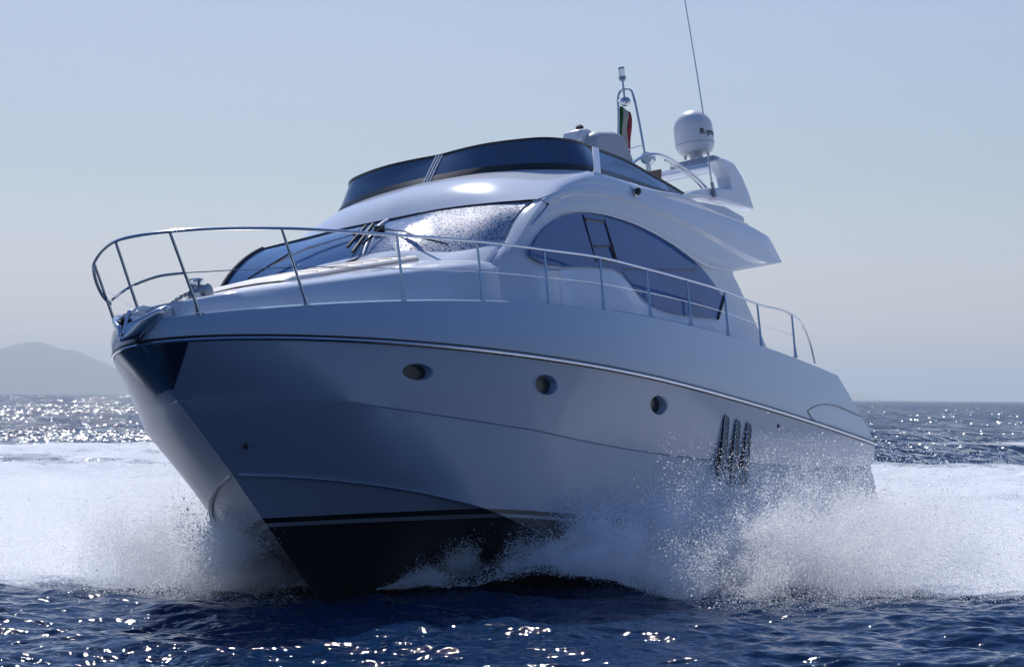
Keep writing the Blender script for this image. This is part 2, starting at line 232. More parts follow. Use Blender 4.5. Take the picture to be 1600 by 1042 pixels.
def hull_paint():
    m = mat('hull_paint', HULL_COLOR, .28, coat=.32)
    n, l = m.node_tree.nodes, m.node_tree.links; b = n['Principled BSDF']
    tc = n.new('ShaderNodeTexCoord'); sep = n.new('ShaderNodeSeparateXYZ'); l.new(tc.outputs['Object'], sep.inputs[0])
    # painted boot top: height above the line z = -1.787 + 0.05 x
    md = n.new('ShaderNodeMath'); md.operation = 'MULTIPLY_ADD'; l.new(sep.outputs['X'], md.inputs[0]); md.inputs[1].default_value = -.0445; md.inputs[2].default_value = 1.80
    ad = n.new('ShaderNodeMath'); ad.operation = 'ADD'; l.new(sep.outputs['Z'], ad.inputs[0]); l.new(md.outputs[0], ad.inputs[1])
    mr = n.new('ShaderNodeMapRange'); l.new(ad.outputs[0], mr.inputs['Value']); mr.inputs['From Min'].default_value = -.5; mr.inputs['From Max'].default_value = .5
    cr = n.new('ShaderNodeValToRGB'); cr.color_ramp.interpolation = 'CONSTANT'
    e = cr.color_ramp.elements; e[0].position = 0; e[0].color = (.006, .007, .012, 1); e[1].position = .41; e[1].color = (.24, .25, .28, 1)
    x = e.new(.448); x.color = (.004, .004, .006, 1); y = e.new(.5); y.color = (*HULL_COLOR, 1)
    l.new(mr.outputs[0], cr.inputs['Fac']); l.new(cr.outputs[0], b.inputs['Base Color'])
    nz = n.new('ShaderNodeTexNoise'); nz.inputs['Scale'].default_value = 1.1; nz.inputs['Detail'].default_value = 4; l.new(tc.outputs['Object'], nz.inputs['Vector'])
    bp = n.new('ShaderNodeBump'); bp.inputs['Strength'].default_value = .12; bp.inputs['Distance'].default_value = .03
    l.new(nz.outputs['Fac'], bp.inputs['Height']); l.new(bp.outputs[0], b.inputs['Normal']); l.new(bp.outputs[0], b.inputs['Coat Normal'])
    # three oval openings for the portholes are cut out of the skin
    tot = None
    for q, ex, ez in zip(G['port'], G['portdx'], G['portdy']):
        hx, kx, hz = abs(ex[0]-q[0])*1.02, (ex[2]-q[2])/(ex[0]-q[0]), abs(ez[2]-q[2])*1.02
        def mth(op, *v):
            t = n.new('ShaderNodeMath'); t.operation = op
            for i_, w_ in enumerate(v):
                if isinstance(w_, (int, float)): t.inputs[i_].default_value = w_
                else: l.new(w_, t.inputs[i_])
            return t.outputs[0]
        dx_ = mth('SUBTRACT', sep.outputs['X'], q[0]); dz_ = mth('SUBTRACT', mth('SUBTRACT', sep.outputs['Z'], q[2]), mth('MULTIPLY', dx_, kx))
        r2 = mth('ADD', mth('POWER', mth('ABSOLUTE', mth('DIVIDE', dx_, hx)), 2.), mth('POWER', mth('ABSOLUTE', mth('DIVIDE', dz_, hz)), 2.))
        h_ = mth('MULTIPLY', mth('LESS_THAN', r2, 1.), mth('GREATER_THAN', sep.outputs['Y'], 0.))
        tot = h_ if tot is None else mth('MAXIMUM', tot, h_)
    tb = n.new('ShaderNodeBsdfTransparent'); hx_ = n.new('ShaderNodeMixShader'); l.new(tot, hx_.inputs[0]); l.new(b.outputs[0], hx_.inputs[1]); l.new(tb.outputs[0], hx_.inputs[2]); l.new(hx_.outputs[0], n['Material Output'].inputs[0])
    rr = n.new('ShaderNodeMapRange'); rr.inputs['To Min'].default_value = .26; rr.inputs['To Max'].default_value = .38
    l.new(nz.outputs['Fac'], rr.inputs['Value']); l.new(rr.outputs[0], b.inputs['Roughness'])
    return m
M_hull = hull_paint()

# ------------------------------------------------------------ the yacht (boat frame: X forward, Y port, Z up)
TH, PIT, HEEL = G['cam'][5], G['cam'][6], G['cam'][7]
yacht = bpy.data.objects.new('motor_yacht', None); COL.objects.link(yacht)
yacht.location = G['cam'][2:5]; yacht.rotation_euler = (HEEL, -PIT, -(math.pi/2+TH))
tag(yacht, 'large white flybridge motor yacht heeling as it races through spray towards the viewer', 'yacht')
BOAT = Matrix.Translation(yacht.location) @ yacht.rotation_euler.to_matrix().to_4x4()

dB, dLb, dp, dm, dsn, dtap, z0, z1, z2, q0, q1, q2 = G['deck']
def Yd(s, off=0.):
    s = np.asarray(s, float); q = np.clip(1-(s-dsn)/dLb, 0, 1)
    return (dB+off)*np.clip(1-q**dp, 0, 1)**dm - dtap*np.clip((s-dLb)/8, 0, None)**2
Zd = lambda s: z0+z1*s+z2*s*s
Zr = lambda s: q0+q1*s+q2*s*s
def Yl(s, B, Lb, p, m, sn):
    q = np.clip(1-(s-sn)/Lb, 0, 1); return B*np.clip(1-q**p, 0, 1)**m-.06*np.clip((s-9)/8, 0, None)**2
tp = np.array(G['transom']); tz = tp[::-1, 2]; ts = -tp[::-1, 0]
s_end = lambda z: np.interp(z, tz, ts)
NU = 90
U = np.linspace(0, 1, NU)**2.3
def lrow(sn, yfun, zfun, extra_end=0.):
    se = 16.5
    for _ in range(6): se = float(s_end(zfun(se)))
    s = sn+(se-sn)*U
    return np.stack([-s, yfun(s), zfun(s)+0*s], 1)
kn, ch = G['knuckle'], G['chine']
zk = lambda s: kn[5]+kn[6]*s+kn[7]*s*s
zc = lambda s: np.maximum(ch[5]+ch[6]*s+ch[7]*s*s, -2.30-.012*s)
sst = lambda a, b, v: np.clip((v-a)/(b-a), 0, 1)**2*(3-2*np.clip((v-a)/(b-a), 0, 1))
def yk(s):
    y = Yl(s, *kn[:5]); return y-sst(1.7, 2.9, s)*np.maximum(0, y-(Yd(s)-.05))+.17*sst(6.5, 12.5, s)
def yc(s):
    y = Yl(s, *ch[:5]); return y-sst(2.4, 3.6, s)*np.maximum(0, y-(yk(s)-.10))*.8+.13*sst(6.5, 12.5, s)
R_top = lrow(dsn, lambda s: Yd(s), Zd)
R_bb = lrow(dsn, lambda s: Yd(s, .05), lambda s: Zr(s)+.05)
R_ht = lrow(dsn+.005, lambda s: Yd(s, .03), lambda s: Zr(s)-.035)
R_k = lrow(kn[4], yk, zk); R_c = lrow(ch[4], yc, zc)
R_k2 = R_k+np.array([.004, 0, -.014])-np.stack([0*U, np.minimum(.016, R_k[:, 1]), 0*U], 1)
R_keel = np.array([[-3.5, 0, -2.94], [-5, 0, -3.25], [-8, 0, -3.4], [-16.9, 0, -3.3]])
stem_low = np.array([-3.5, 0, -2.94])
ks = 3.45+(16.9-3.45)*U; R_keel = np.stack([-ks, 0*ks, np.interp(ks, [3.45, 4.2, 5.5, 8, 17], [-2.9, -3.2, -3.4, -3.5, -3.3])], 1)
def blend(a, b, n, bow=0.):
    out = []
    for t in np.linspace(0, 1, n+1)[1:-1]:
        r = a*(1-t)+b*t
        r = r.copy(); r[:, 1] += bow*4*t*(1-t)*np.minimum(1, r[:, 1]/.5); out.append(r)
    return out
rows_p = [R_ht]+blend(R_ht, R_k, 5, .015)+[R_k, R_k2]+blend(R_k2, R_c, 5, .01)+[R_c]+blend(R_c, R_keel, 4, -.05)+[R_keel]
mirror = lambda r: r*np.array([1, -1, 1])
hv = []
full = [np.vstack([mirror(r)[::-1], r[1:]]) for r in rows_p]
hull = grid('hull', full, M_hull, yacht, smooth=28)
# transom closing panel
tr = np.array([r[-1] for r in [R_top, R_bb]+rows_p])
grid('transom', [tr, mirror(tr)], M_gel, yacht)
# bulwark band above the rub rail, with a rounded cap and an inner face
R_in = R_top.copy(); R_in[:, 1] = np.maximum(R_in[:, 1]-.07, 0); R_in[:, 2] += .004
R_mid = R_top.copy(); R_mid[:, 1] = np.maximum(R_mid[:, 1]-.03, 0); R_mid[:, 2] += .02
R_dk = R_in.copy(); R_dk[:, 1] = np.maximum(R_dk[:, 1]-.02, 0); R_dk[:, 2] -= .16
bw = [R_ht+np.array([0, .0, .012]), R_bb]+blend(R_bb, R_top, 4, .012)+[R_top, R_mid, R_in, R_dk]
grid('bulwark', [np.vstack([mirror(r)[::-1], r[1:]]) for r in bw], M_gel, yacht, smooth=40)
deck = grid('deck', [R_dk, R_dk*np.array([1, .5, 1])+np.array([0, 0, .03]), mirror(R_dk)*np.array([1, .5, 1])+np.array([0, 0, .03]), mirror(R_dk)], M_white, yacht)
# rub rail: white moulding over a dark rubber line
rs = np.r_[np.linspace(dsn, dsn+.3, 14), np.linspace(dsn+.35, 16.95, 90)]
def railpath(off, dz): 
    p = np.stack([-rs, Yd(rs, off), Zr(rs)+dz], 1); p[:, 0] += .0
    return np.vstack([mirror(p)[::-1], p[1:]])
rr = MB().tube(railpath(.062, -.012), .017, 6).build('rub_rail', M_steel, yacht)
MB().tube(railpath(.048, .018), .016, 6).build('rub_strip', M_black, rr)
# spray rail along the forward chine, both sides one strip each
for sg in (1, -1):
    s = np.linspace(ch[4]+.04, 5.6, 40); w = .045*np.minimum(1, (s-ch[4])/.5)*np.clip((5.6-s)/1., 0, 1)
    a = np.stack([-s, sg*(yc(s)+.002), zc(s)+.006], 1); b = a+np.stack([0*s, sg*w, 0*s-.03], 1); c = a+np.stack([0*s, 0*s, -.035+0*s], 1)
    grid('spray_rail', [a, b, c], M_hull, yacht, smooth=20)
# polished stem plate wrapped round the bow (port flare of it wedge shaped)
def plate(sg):
    rows = []
    base = [R_ht]+blend(R_ht, R_k, 5, .015)
    n = len(base)
    for i, r in enumerate(base):
        t = i/(n-1)
        wmax = np.interp(t, [0, 1], [.46, .03 if sg > 0 else .34])
        L = np.r_[0, np.cumsum(np.linalg.norm(np.diff(r, axis=0), axis=1))]
        tt = np.linspace(0, wmax, 14)
        q = np.stack([np.interp(tt, L, r[:, k]) for k in range(3)], 1)
        q[:, 0] += .004; q[:, 1] = (q[:, 1]+.006*(tt > 0))*sg; rows.append(q)
    return rows
pr = plate(1); pl = plate(-1)
grid('stem_plate', [np.vstack([l[::-1], p[1:]]) for p, l in zip(pr, pl)], M_plate, yacht)

# portholes: oval steel frame, recessed dark pane
def on_side(p):      # local frame on the port hull side: tangent aft, up
    return np.array(p)
for i, p in enumerate(G['port']):
    p = np.array(p); dx = (np.array(G['portdx'][i])-p); dz = np.array(G['portdy'][i])-p
    dx *= 1.0; nrm = np.cross(dz, dx); nrm /= np.linalg.norm(nrm)
    if nrm[1] < 0: nrm = -nrm
    a = np.linspace(0, 2*math.pi, 41)[:-1]
    ring = lambda k, d: p+np.outer(np.cos(a)*k, dx)+np.outer(np.sin(a)*k, dz)+nrm*d
    ph = grid('porthole', [ring(1.10, -.012), ring(1.06, .007), ring(1.0, .007), ring(.98, 0.), ring(.97, -.05), ring(.95, -.10)], M_gel, yacht, close=True)
    link('porthole_pane', ring(.96, -.095), [tuple(range(40))], M_dark, ph, smooth=0)
# three tall engine-room vents
for a, b in G['vent']:
    a, b = np.array(a), np.array(b); up = a-b; h = np.linalg.norm(up); up /= h
    tg = np.array([-1., 0, 0]); tg -= up*(tg@up); tg /= np.linalg.norm(tg); nr = np.array([0, 1., 0])
    w = .082; pts = []
    for k in range(9):
        t = math.pi*k/8; pts.append(a+tg*w*math.cos(t)+up*w*1.1*math.sin(t)-up*w)
    for k in range(9):
        t = math.pi+math.pi*k/8; pts.append(b+tg*w*math.cos(t)+up*w*1.1*math.sin(t)+up*w)
    pts = [q+nr*(.034) for q in pts]
    fr = MB().prism(pts, nr*-.07).build('hull_vent', M_dark, yacht)
    lv = MB()
    for k in range(15):
        c = a+(b-a)*(.07+.86*k/14)+nr*.036
        lv.box(c, (.105, .012, .022), np.stack([tg, nr, up], 1) @ rotm('X', .6))
    lv.build('louvre', M_steeld, fr)
    MB().tube(np.array(pts+[pts[0]])+nr*.002, .008, 5).build('vent_rim', M_gel, fr)
# swept moulding outline near the transom, small hull fittings
em = np.array(G['emblem']); em[:, 1] += .014
MB().tube(catmull(em[:5], 24), .011, 5).tube(catmull(em[4:], 24), .009, 5).build('quarter_moulding', M_dark, yacht)
for p in G['hole']:
    MB().lathe([(.03, -.01), (.036, .004), (.026, .012), (.016, .002)], np.array(p)+np.array([0, .01, 0]), 12, rotm('X', -math.pi/2)).build('hull_fitting', M_dark, yacht)

# cabin trunk (raised foredeck)
sS = np.linspace(.95, 6.0, 48)
S1 = np.array(G['S1']); S2 = np.array(G['S2'])
f1 = np.polyfit(-S1[:, 0], S1[:, 2], 2); f2 = np.polyfit(-S2[:, 0], S2[:, 2], 2)
y1 = (np.maximum(Yd(sS)-.27, .02)-.30*np.clip((sS-4.9)/1.1, 0, 1)**1.5)*np.clip((sS-.9)/.35, .3, 1)**.5; y2 = y1+.055
zz1 = np.polyval(f1, sS); zz2 = np.minimum(np.polyval(f2, sS), zz1-.06)
crown = np.interp(sS, [.95, 1.6, 3, 5.35], [.02, .06, .16, .27])
zdk = Zd(sS)-.2
tr_rows = []
for k in range(len(sS)):
    s, a, b = -sS[k], y1[k], y2[k]
    half = [(s, b+.02, zdk[k]), (s, b+.012, zz2[k]-.02), (s, b, zz2[k]), (s, a+.025, zz1[k]-.03), (s, a+.006, zz1[k]-.006), (s, a-.03, zz1[k]+.016)]
    half += [(s, a*f, zz1[k]+.016+(crown[k]-.016)*(1-f*f)) for f in (.88, .75, .6, .45, .3, .15, 0)]
    tr_rows.append(np.array(half+[(x, -y, z) for x, y, z in half[::-1][1:]]))
nose = tr_rows[0].copy(); nose[:, 0] += .12; nose[:, 2] = np.minimum(nose[:, 2], zdk[0]+.03); nose[:, 1] *= .8
grid('cabin_trunk', [nose]+tr_rows, M_top, yacht, smooth=30)
def trunk_z(s, y):
    a = np.interp(s, sS, y1); zt = np.interp(s, sS, zz1); c = np.interp(s, sS, crown); f = np.clip(np.abs(y)/a, 0, 1)
    return zt+.016+(c-.016)*(1-f*f)
# sun pad in front of the windshield: cushion, seams, brown end block
pp = []
for s in np.linspace(2.3, 5.15, 26):
    w = np.interp(s, [2.3, 2.7, 5.15], [.62, .82, 1.02]); row = []
    e = .055*min(1, (s-2.28)/.08)
    for y, h in [(-w-.01, 0), (-w, e*.6), (-w+.05, e), (-w*.5, e*1.1), (0, e*1.1), (w*.5, e*1.1), (w-.05, e), (w, e*.6), (w+.01, 0)]:
        row.append((-s, y, trunk_z(s, y)+h))
    pp.append(np.array(row))
last = pp[-1].copy(); last[:, 0] -= .005; last[:, 2] = trunk_z(5.15, last[:, 1])-.01
pad = grid('sun_pad', pp+[last], M_cream, yacht, smooth=60)
sm = MB()
for k in range(9):
    s = 2.75+.29*k; w = np.interp(s, [2.3, 2.7, 5.15], [.62, .82, 1.02])-.04
    ys = np.linspace(-w, w, 16); sm.tube(np.stack([-s+0*ys, ys, trunk_z(s, ys)+.058], 1), .004, 4)
for sg in (1, -1):
    s = np.linspace(2.75, 5.1, 20); w = np.interp(s, [2.3, 2.7, 5.15], [.62, .82, 1.02])
    sm.tube(np.stack([-s, sg*(w+.012), trunk_z(s, w)+.016], 1), .005, 4)
sm.build('cushion_seam', M_seam, pad)
MB().box((-5.19, .95, trunk_z(5.19, .95)+.03), (.26, .22, .085), rotm('Y', .18)).build('end_block', M_teak, pad, bevel=.01)

# windshield
wt = [np.array(G['ws_stb'][0]), (-5.865, -1.3, 1.805), (-5.82, -.65, 1.815), np.array(G['ws_top'][0]), (-5.86, .65, 1.812), (-6.02, 1.25, 1.80), np.array(G['ws_edge'][0])]
wb = [np.array(G['ws_stb'][2]), (-4.72, -1.35, 1.07), (-4.70, -.7, 1.17), (-4.78, 0, 1.22), (-4.72, .7, 1.18), np.array(G['ws_edge'][5]), np.array(G['ws_edge'][4]), np.array(G['ws_edge'][3])]
WT = catmull(wt, 41); WB = catmull(wb, 41)
wrows = []
for t in np.linspace(0, 1, 9):
    r = WB*(1-t)+WT*t; r = r+np.array([.05, 0, .05])*(4*t*(1-t)); wrows.append(r)
e = np.array(G['ws_edge'])
ws = grid('windshield', wrows, M_wet, yacht, smooth=60)
MB().tube(WT+np.array([.006, 0, .006]), .013, 6).build('top_seal', M_black, ws)
MB().tube(np.array([r[0] for r in wrows])+np.array([.01, 0, .01]), .03, 6).build('edge_seal', M_black, ws)
mid = [r[20]+np.array([.015, 0, .012]) for r in wrows]
MB().tube(mid, .018, 6).build('mullion', M_white, ws)
# wipers: each blade and arm, parked around the centre mullion
def wiper(pivot, tip, side):
    pv, tp_ = np.array(pivot), np.array(tip); up = np.array([.05, 0, .05])
    b = MB().tube([pv, pv+(tp_-pv)*.55+up, tp_+up*.4], .009, 6).tube([pv+np.array([0, side*.07, 0]), pv+(tp_-pv)*.55+up+np.array([0, side*.05, -.02]), tp_+up*.4], .007, 6)
    w = b.build('wiper', M_steeld, yacht)
    MB().box(pv, (.12, .10, .08)).build('pivot', M_black, w, bevel=.02)
    d = np.array([.05, side*.30, -.12]); MB().tube([tp_-d+up*.5, tp_+d+up*.5], .012, 6).build('blade', M_black, w)
def on_glass(ty, tz_):
    r = wrows; i = int(np.clip(tz_*8, 0, 8)); k = int(np.clip(20+ty*20, 0, 40)); return r[i][k]+np.array([.03, 0, .03])
wiper(on_glass(-.08, .55), on_glass(-.62, .25), -1)
wiper(on_glass(.05, .62), on_glass(.42, .20), 1)
bun = MB()
for dy, t0, t1, r in [(-.05, .14, .66, .020), (.01, .10, .70, .024), (.07, .16, .56, .014)]:
    bun.tube([on_glass(dy-.05, t0)+np.array([.04, 0, .02]), on_glass(dy+.03, t1)+np.array([.05, 0, .02])], r, 6)
bun.build('wiper_arms', M_black, yacht)

# brow over the windshield, running aft as the flybridge coaming; port A-pillar
A = np.array(G['A'])
wing = [np.array(r) for r in G['wing']]
ringW_p = [(-5.80, 0, 1.83), (-5.85, .65, 1.83), (-6.0, 1.25, 1.815), (-6.20, 1.70, 1.80), (-6.30, 1.84, 1.80), (-6.44, 1.895, 1.85), (-6.594, 1.912, 1.904)]+[tuple(p-np.array([0, .012, -.004])) for p in wing[0][2:9]]
ringB_p = [tuple(p) for p in G['B']]
WP = catmull(ringW_p, 46); BP = catmull(ringB_p+[(-12.0, 1.99, 2.30), (-13.0, 1.985, 2.262)], 46)
# keep both rings in step around the corner
def retime(ring, knots, n=46):
    idx = np.interp(np.linspace(0, 1, n), [0, .42, .55, 1], knots); r = catmull(ring, 400)
    L = np.r_[0, np.cumsum(np.linalg.norm(np.diff(r, axis=0), axis=1))]; L /= L[-1]
    return np.stack([np.interp(idx, L, r[:, k]) for k in range(3)], 1)
def frac(ring, q):
    r = catmull(ring, 400); L = np.r_[0, np.cumsum(np.linalg.norm(np.diff(r, axis=0), axis=1))]; L /= L[-1]
    return L[np.argmin(np.linalg.norm(r-np.array(q), axis=1))]
ringB_full = ringB_p+[(-12.0, 1.99, 2.285), (-13.0, 1.978, 2.258)]
WP = retime(ringW_p, [0, frac(ringW_p, (-6.2, 1.70, 1.80)), frac(ringW_p, (-6.92, 1.92, 1.99)), 1])
BP = retime(ringB_full, [0, frac(ringB_full, (-7.3, 1.476, 2.38)), frac(ringB_full, (-7.9, 1.875, 2.36)), 1])
brow = []
for t in np.linspace(0, 1, 9):
    r = WP*(1-t)+BP*t
    k = 4*t*(1-t); fr = np.clip(1-np.linspace(0, 1, 46)/.6, 0, 1)[:, None]
    r = r+k*(fr*np.array([.10, 0, .085])+(1-fr)*np.array([0, .015, .012])); brow.append(r)
stbc = lambda r, t: r*np.array([1, -(1+.075*t), 1])
grid('flybridge_coaming', [np.vstack([stbc(r, t)[::-1], r[1:]]) for r, t in zip(brow, np.linspace(0, 1, 9))], M_top, yacht, smooth=50)
for sg in (1, -1):
    EP = np.array([r[-1 if sg > 0 else 0] for r in wrows]) - np.array([.012, 0, .012])
    AP = catmull(A, len(EP))
    if sg < 0: EP[:, 1] *= -1; AP[:, 1] += .06
    EP[-1] = EP[-1]+np.array([-.01, 0, .02])
    rows = [EP*(1-t)+AP*t+4*t*(1-t)*np.array([.006, .004, .008]) for t in np.linspace(0, 1, 7)]
    rows.append(AP+np.array([-.05, -.004, -.05]))
    grid('windshield_pillar', [r*np.array([1, sg, 1]) for r in rows], M_top, yacht, smooth=60)
    # skirt from the foot of the windshield down to the trunk shoulder
    foot = np.vstack([WB[20:] if sg > 0 else WB[:21][::-1]])
    foot = np.vstack([foot]+[r[:1]*np.array([1, sg, 1]) for r in rows[1:7]])
    s_f = np.interp(np.linspace(0, 1, len(foot)), [0, 1], [4.35, 5.25])
    low = []
    for q, s in zip(foot, s_f):
        y = np.clip(abs(q[1]), 0, np.interp(s, sS, y1)); low.append((-s, sg*y, trunk_z(s, y)-.012))
    grid('windshield_base', [foot, foot*.5+np.array(low)*.5+np.array([.0, 0, .012]), np.array(low)], M_top, yacht, smooth=50)

# cabin side walls
YW = 1.862
ZC = ([4.4, 5.93, 7.02, 8.1, 8.5, 8.75, 9.0, 9.4, 9.9, 11.7, 12.3, 13.6], [.66, .89, .97, 1.07, 1.03, .91, .77, .67, .63, .66, .58, .3])
cr = np.array(G['crease'])
def side_wall(sg):
    cols = np.r_[np.linspace(4.4, 6.5, 28), np.linspace(6.7, 13.6, 56)]
    a_s, a_z, a_y = -A[:, 0], A[:, 2], A[:, 1]
    aft_s, aft_z = -np.array(G['houseaft'])[:, 0], np.array(G['houseaft'])[:, 2]
    rows = [[], [], [], [], [], []]
    for s in cols:
        zt = np.interp(s, np.r_[4.4, a_s, 6.6, 7.5, 13.6], np.r_[np.interp(4.4, sS, zz1)-.02, a_z, 1.85, 2.0, 1.95])
        if s > aft_s[0]: zt = np.interp(s, aft_s, aft_z)
        zb = Zd(s)-.2; zcr = min(np.interp(s, *ZC), zt-.03)
        zb = min(zb, zcr-.05)
        yt_ = np.interp(s, np.r_[4.4, a_s, 6.9], np.r_[np.interp(4.4, sS, y1)-.05, a_y-.004, YW])
        yo = np.interp(s, np.r_[4.4, a_s, 6.9], np.r_[np.interp(4.4, sS, y2)-.05, a_y+.025, 1.876])
        ym = np.interp(s, [5.0, 6.3, 6.9], [0, .5, 1.])*YW+(1-np.interp(s, [5.0, 6.3, 6.9], [0, .5, 1.]))*(yo+yt_)/2
        rows[0].append((-s, sg*(yo+.006), zb)); rows[1].append((-s, sg*(yo+.002), zcr-.02)); rows[2].append((-s, sg*(max(ym, yt_) if s < 6.6 else YW), zcr+.012))
        rows[3].append((-s, sg*max(ym*.5+yt_*.5, YW if s > 6.6 else 0), (zcr+zt)/2+.01)); rows[4].append((-s, sg*yt_, max(zt, zcr+.02))); rows[5].append((-s, sg*(yt_-.05), max(zt, zcr+.02)+.01))
    grid('cabin_side', rows, M_top, yacht, smooth=40)
side_wall(1); side_wall(-1)
# aft bulkhead closing the saloon
ha = np.array(G['houseaft']); ha[:, 1] = YW
grid('aft_bulkhead', [ha, mirror(ha)], M_top, yacht)
# side window with its dark dividers (port)
wv = [np.array([p[0], np.interp(-p[0], [5.7, 6.5, 7.2], [1.915, 1.905, 1.88]), p[2]]) for p in G['window']]
win = MB().prism(wv, (0, -.02, 0)).build('side_window', M_sideglass, yacht, smooth=20)
wb_ = MB()
for k, bar in enumerate(G['winbars']):
    r = .016 if k != 5 else .024
    if k == 4: r = .008
    wb_.tube(np.array(bar)+np.array([0, .008, 0]), r, 5)
wb_.tube(np.array(G['winbar2'])+np.array([0, .008, 0]), .028, 5)
wb_.build('window_frame', M_black, win)
link('side_window', [p*np.array([1, -1, 1]) for p in wv], [tuple(range(len(wv)))], M_sideglass, yacht, smooth=0)

# flybridge wing mouldings: upper band standing proud of the lower one, with a return to the glass
def wing_part(sg):
    n = 60
    T, cu, cl, ar = [np.vstack([catmull(r[:-1], n-6), r[-2]+(r[-1]-r[-2])*np.linspace(.17, 1, 6)[:, None]]) for r in wing]
    T0 = T+np.array([0, -.05, .012]); T1 = T+np.array([0, -.012, .004]); T2 = T+np.array([0, .0, -.022])
    ar2 = ar+np.array([0, -.005, -.006]); ar3 = ar.copy(); ar3[:, 1] = YW-.01; ar3[:, 2] += .02
    ar3[:, 1] = np.where(-ar3[:, 0] > 12.2, 1.2, ar3[:, 1])
    rows = [T0, T1, T2, T2*.5+cu*.5, cu, cl, cl*.5+ar*.5, ar, ar2, ar3]
    rows = [r*np.array([1, sg, 1]) for r in rows]
    o = grid('flybridge_wing', rows, M_top, yacht, smooth=45)
    # closing face of the tail
    tail = [r[-1] for r in rows[:8]]; inn = [np.array([p[0], sg*1.2, p[2]]) for p in tail]
    grid('wing_tail', [tail, inn], M_top, o)
wing_part(1); wing_part(-1)
# flybridge floor slab reaching aft over the cockpit
MB().prism([(-6.6, 1.8, 1.92), (-7.5, 1.8, 2.05), (-13.4, 1.85, 2.1), (-14.1, 1.85, 2.0), (-14.2, 1.85, 1.86), (-13.4, 1.85, 1.75), (-12.4, 1.85, 1.6), (-11.5, 1.8, 1.75), (-8, 1.8, 1.86)], (0, -3.7, 0)).build('flybridge_floor', M_top, yacht)
# tinted flybridge screen
TB = [tuple(p) for p in G['B']]; TT = [tuple(p) for p in G['T']]
def sync(ring, q, n=40):
    return retime(ring, [0, frac(ring, q)*.75, frac(ring, q), 1], n)
sB = retime(TB, [0, frac(TB, (-7.57, 1.705, 2.37)), frac(TB, (-7.877, 1.875, 2.36)), 1], 40)
sT = retime(TT, [0, frac(TT, (-7.85, 1.665, 2.795)), frac(TT, (-8.1, 1.66, 2.80)), 1], 40)
stb = lambda r: r*np.array([1, -1, 1])*np.stack([1+0*r[:, 0], 1+.075*np.clip((2.84-r[:, 2])/.45, 0, 1), 1+0*r[:, 0]], 1)
def screen(t): 
    r = sB*(1-t)+sT*t; return np.vstack([stb(r)[::-1], r[1:]])
def screen_glass():
    m = mat('smoked_screen', (.03, .075, .155), .05, spec=.4, noise=(1.1, .4))
    n, l = m.node_tree.nodes, m.node_tree.links
    b = n['Principled BSDF']; tr_ = n.new('ShaderNodeBsdfTransparent'); tr_.inputs[0].default_value = (.10, .20, .38, 1)
    mx = n.new('ShaderNodeMixShader'); mx.inputs[0].default_value = .96
    l.new(tr_.outputs[0], mx.inputs[1]); l.new(b.outputs[0], mx.inputs[2]); l.new(mx.outputs[0], n['Material Output'].inputs[0])
    return m
M_screen = screen_glass()
scr = grid('flybridge_screen', [screen(t) for t in (.0, .25, .5, .75, 1.)], M_screen, yacht, smooth=60)
MB().tube(screen(1.)+np.array([0, 0, .006]), .017, 6).build('screen_rim', M_black, scr)
grid('screen_skirt', [screen(-.01)+np.array([.012, 0, 0]), screen(.10)+np.array([.010, 0, .004]), screen(.2)+np.array([.006, 0, .004])], M_black, scr, smooth=60)
for y in (-.035, .01, .055):
    MB().tube([sB[0]*np.array([1, 0, 1])+np.array([.02, y, -.0]), sT[0]*np.array([1, 0, 1])+np.array([.022, y, 0])], .012, 5).build('screen_strut', M_white, scr)
kB = np.argmin(np.linalg.norm(sB-np.array([-7.9, 1.88, 2.36]), axis=1))
for sg in (1, -1):
    p, q = np.array([-7.88, 1.885, 2.345]), np.array([-8.46, 1.648, 2.82])
    MB().prism([p*np.array([1, sg, 1]), q*np.array([1, sg, 1]), (q+np.array([-.15, .012, 0]))*np.array([1, sg, 1]), (p+np.array([-.17, .016, 0]))*np.array([1, sg, 1])], (0, sg*.02, 0)).build('screen_post', M_top, scr)
# helm console and seat standing behind the screen
CY = .7
c_ = np.array(G['console']); s_ = np.array(G['seat'])
con = MB().prism([p+np.array([0, .14, 0]) for p in c_], (0, -.28, 0)).build('helm_console', M_white, yacht, bevel=.03)
MB().box((c_[:, 0].mean(), CY, 2.7), (.4, .26, 1.25)).build('console_pedestal', M_white, con)
MB().lathe([(.0, 0), (.05, .0), (.06, .03), (.03, .06), (0, .06)], (c_[3][0]+.02, CY+.02, c_[3][2]), 12).build('compass', M_dark, con)
seat = MB().prism([p+np.array([0, .18, 0]) for p in s_]+[(s_[-1][0], .98, 2.6), (s_[0][0], .98, 2.6)], (0, -.5, 0)).build('helm_seat', M_grey, yacht, bevel=.09, seg=4)
MB().box((-10.7, .75, 2.4), (.5, .35, .5)).build('seat_base', M_white, seat)
bx = np.array(G['brown']); MB().prism(bx, (0, -.3, 0)).build('teak_table', M_teak, yacht, bevel=.01)
MB().tube([(bx[:, 0].mean(), 1.05, 2.85), (bx[:, 0].mean(), 1.05, 2.1)], .04, 8).build('table_leg', M_steel, bpy.data.objects['teak_table'])
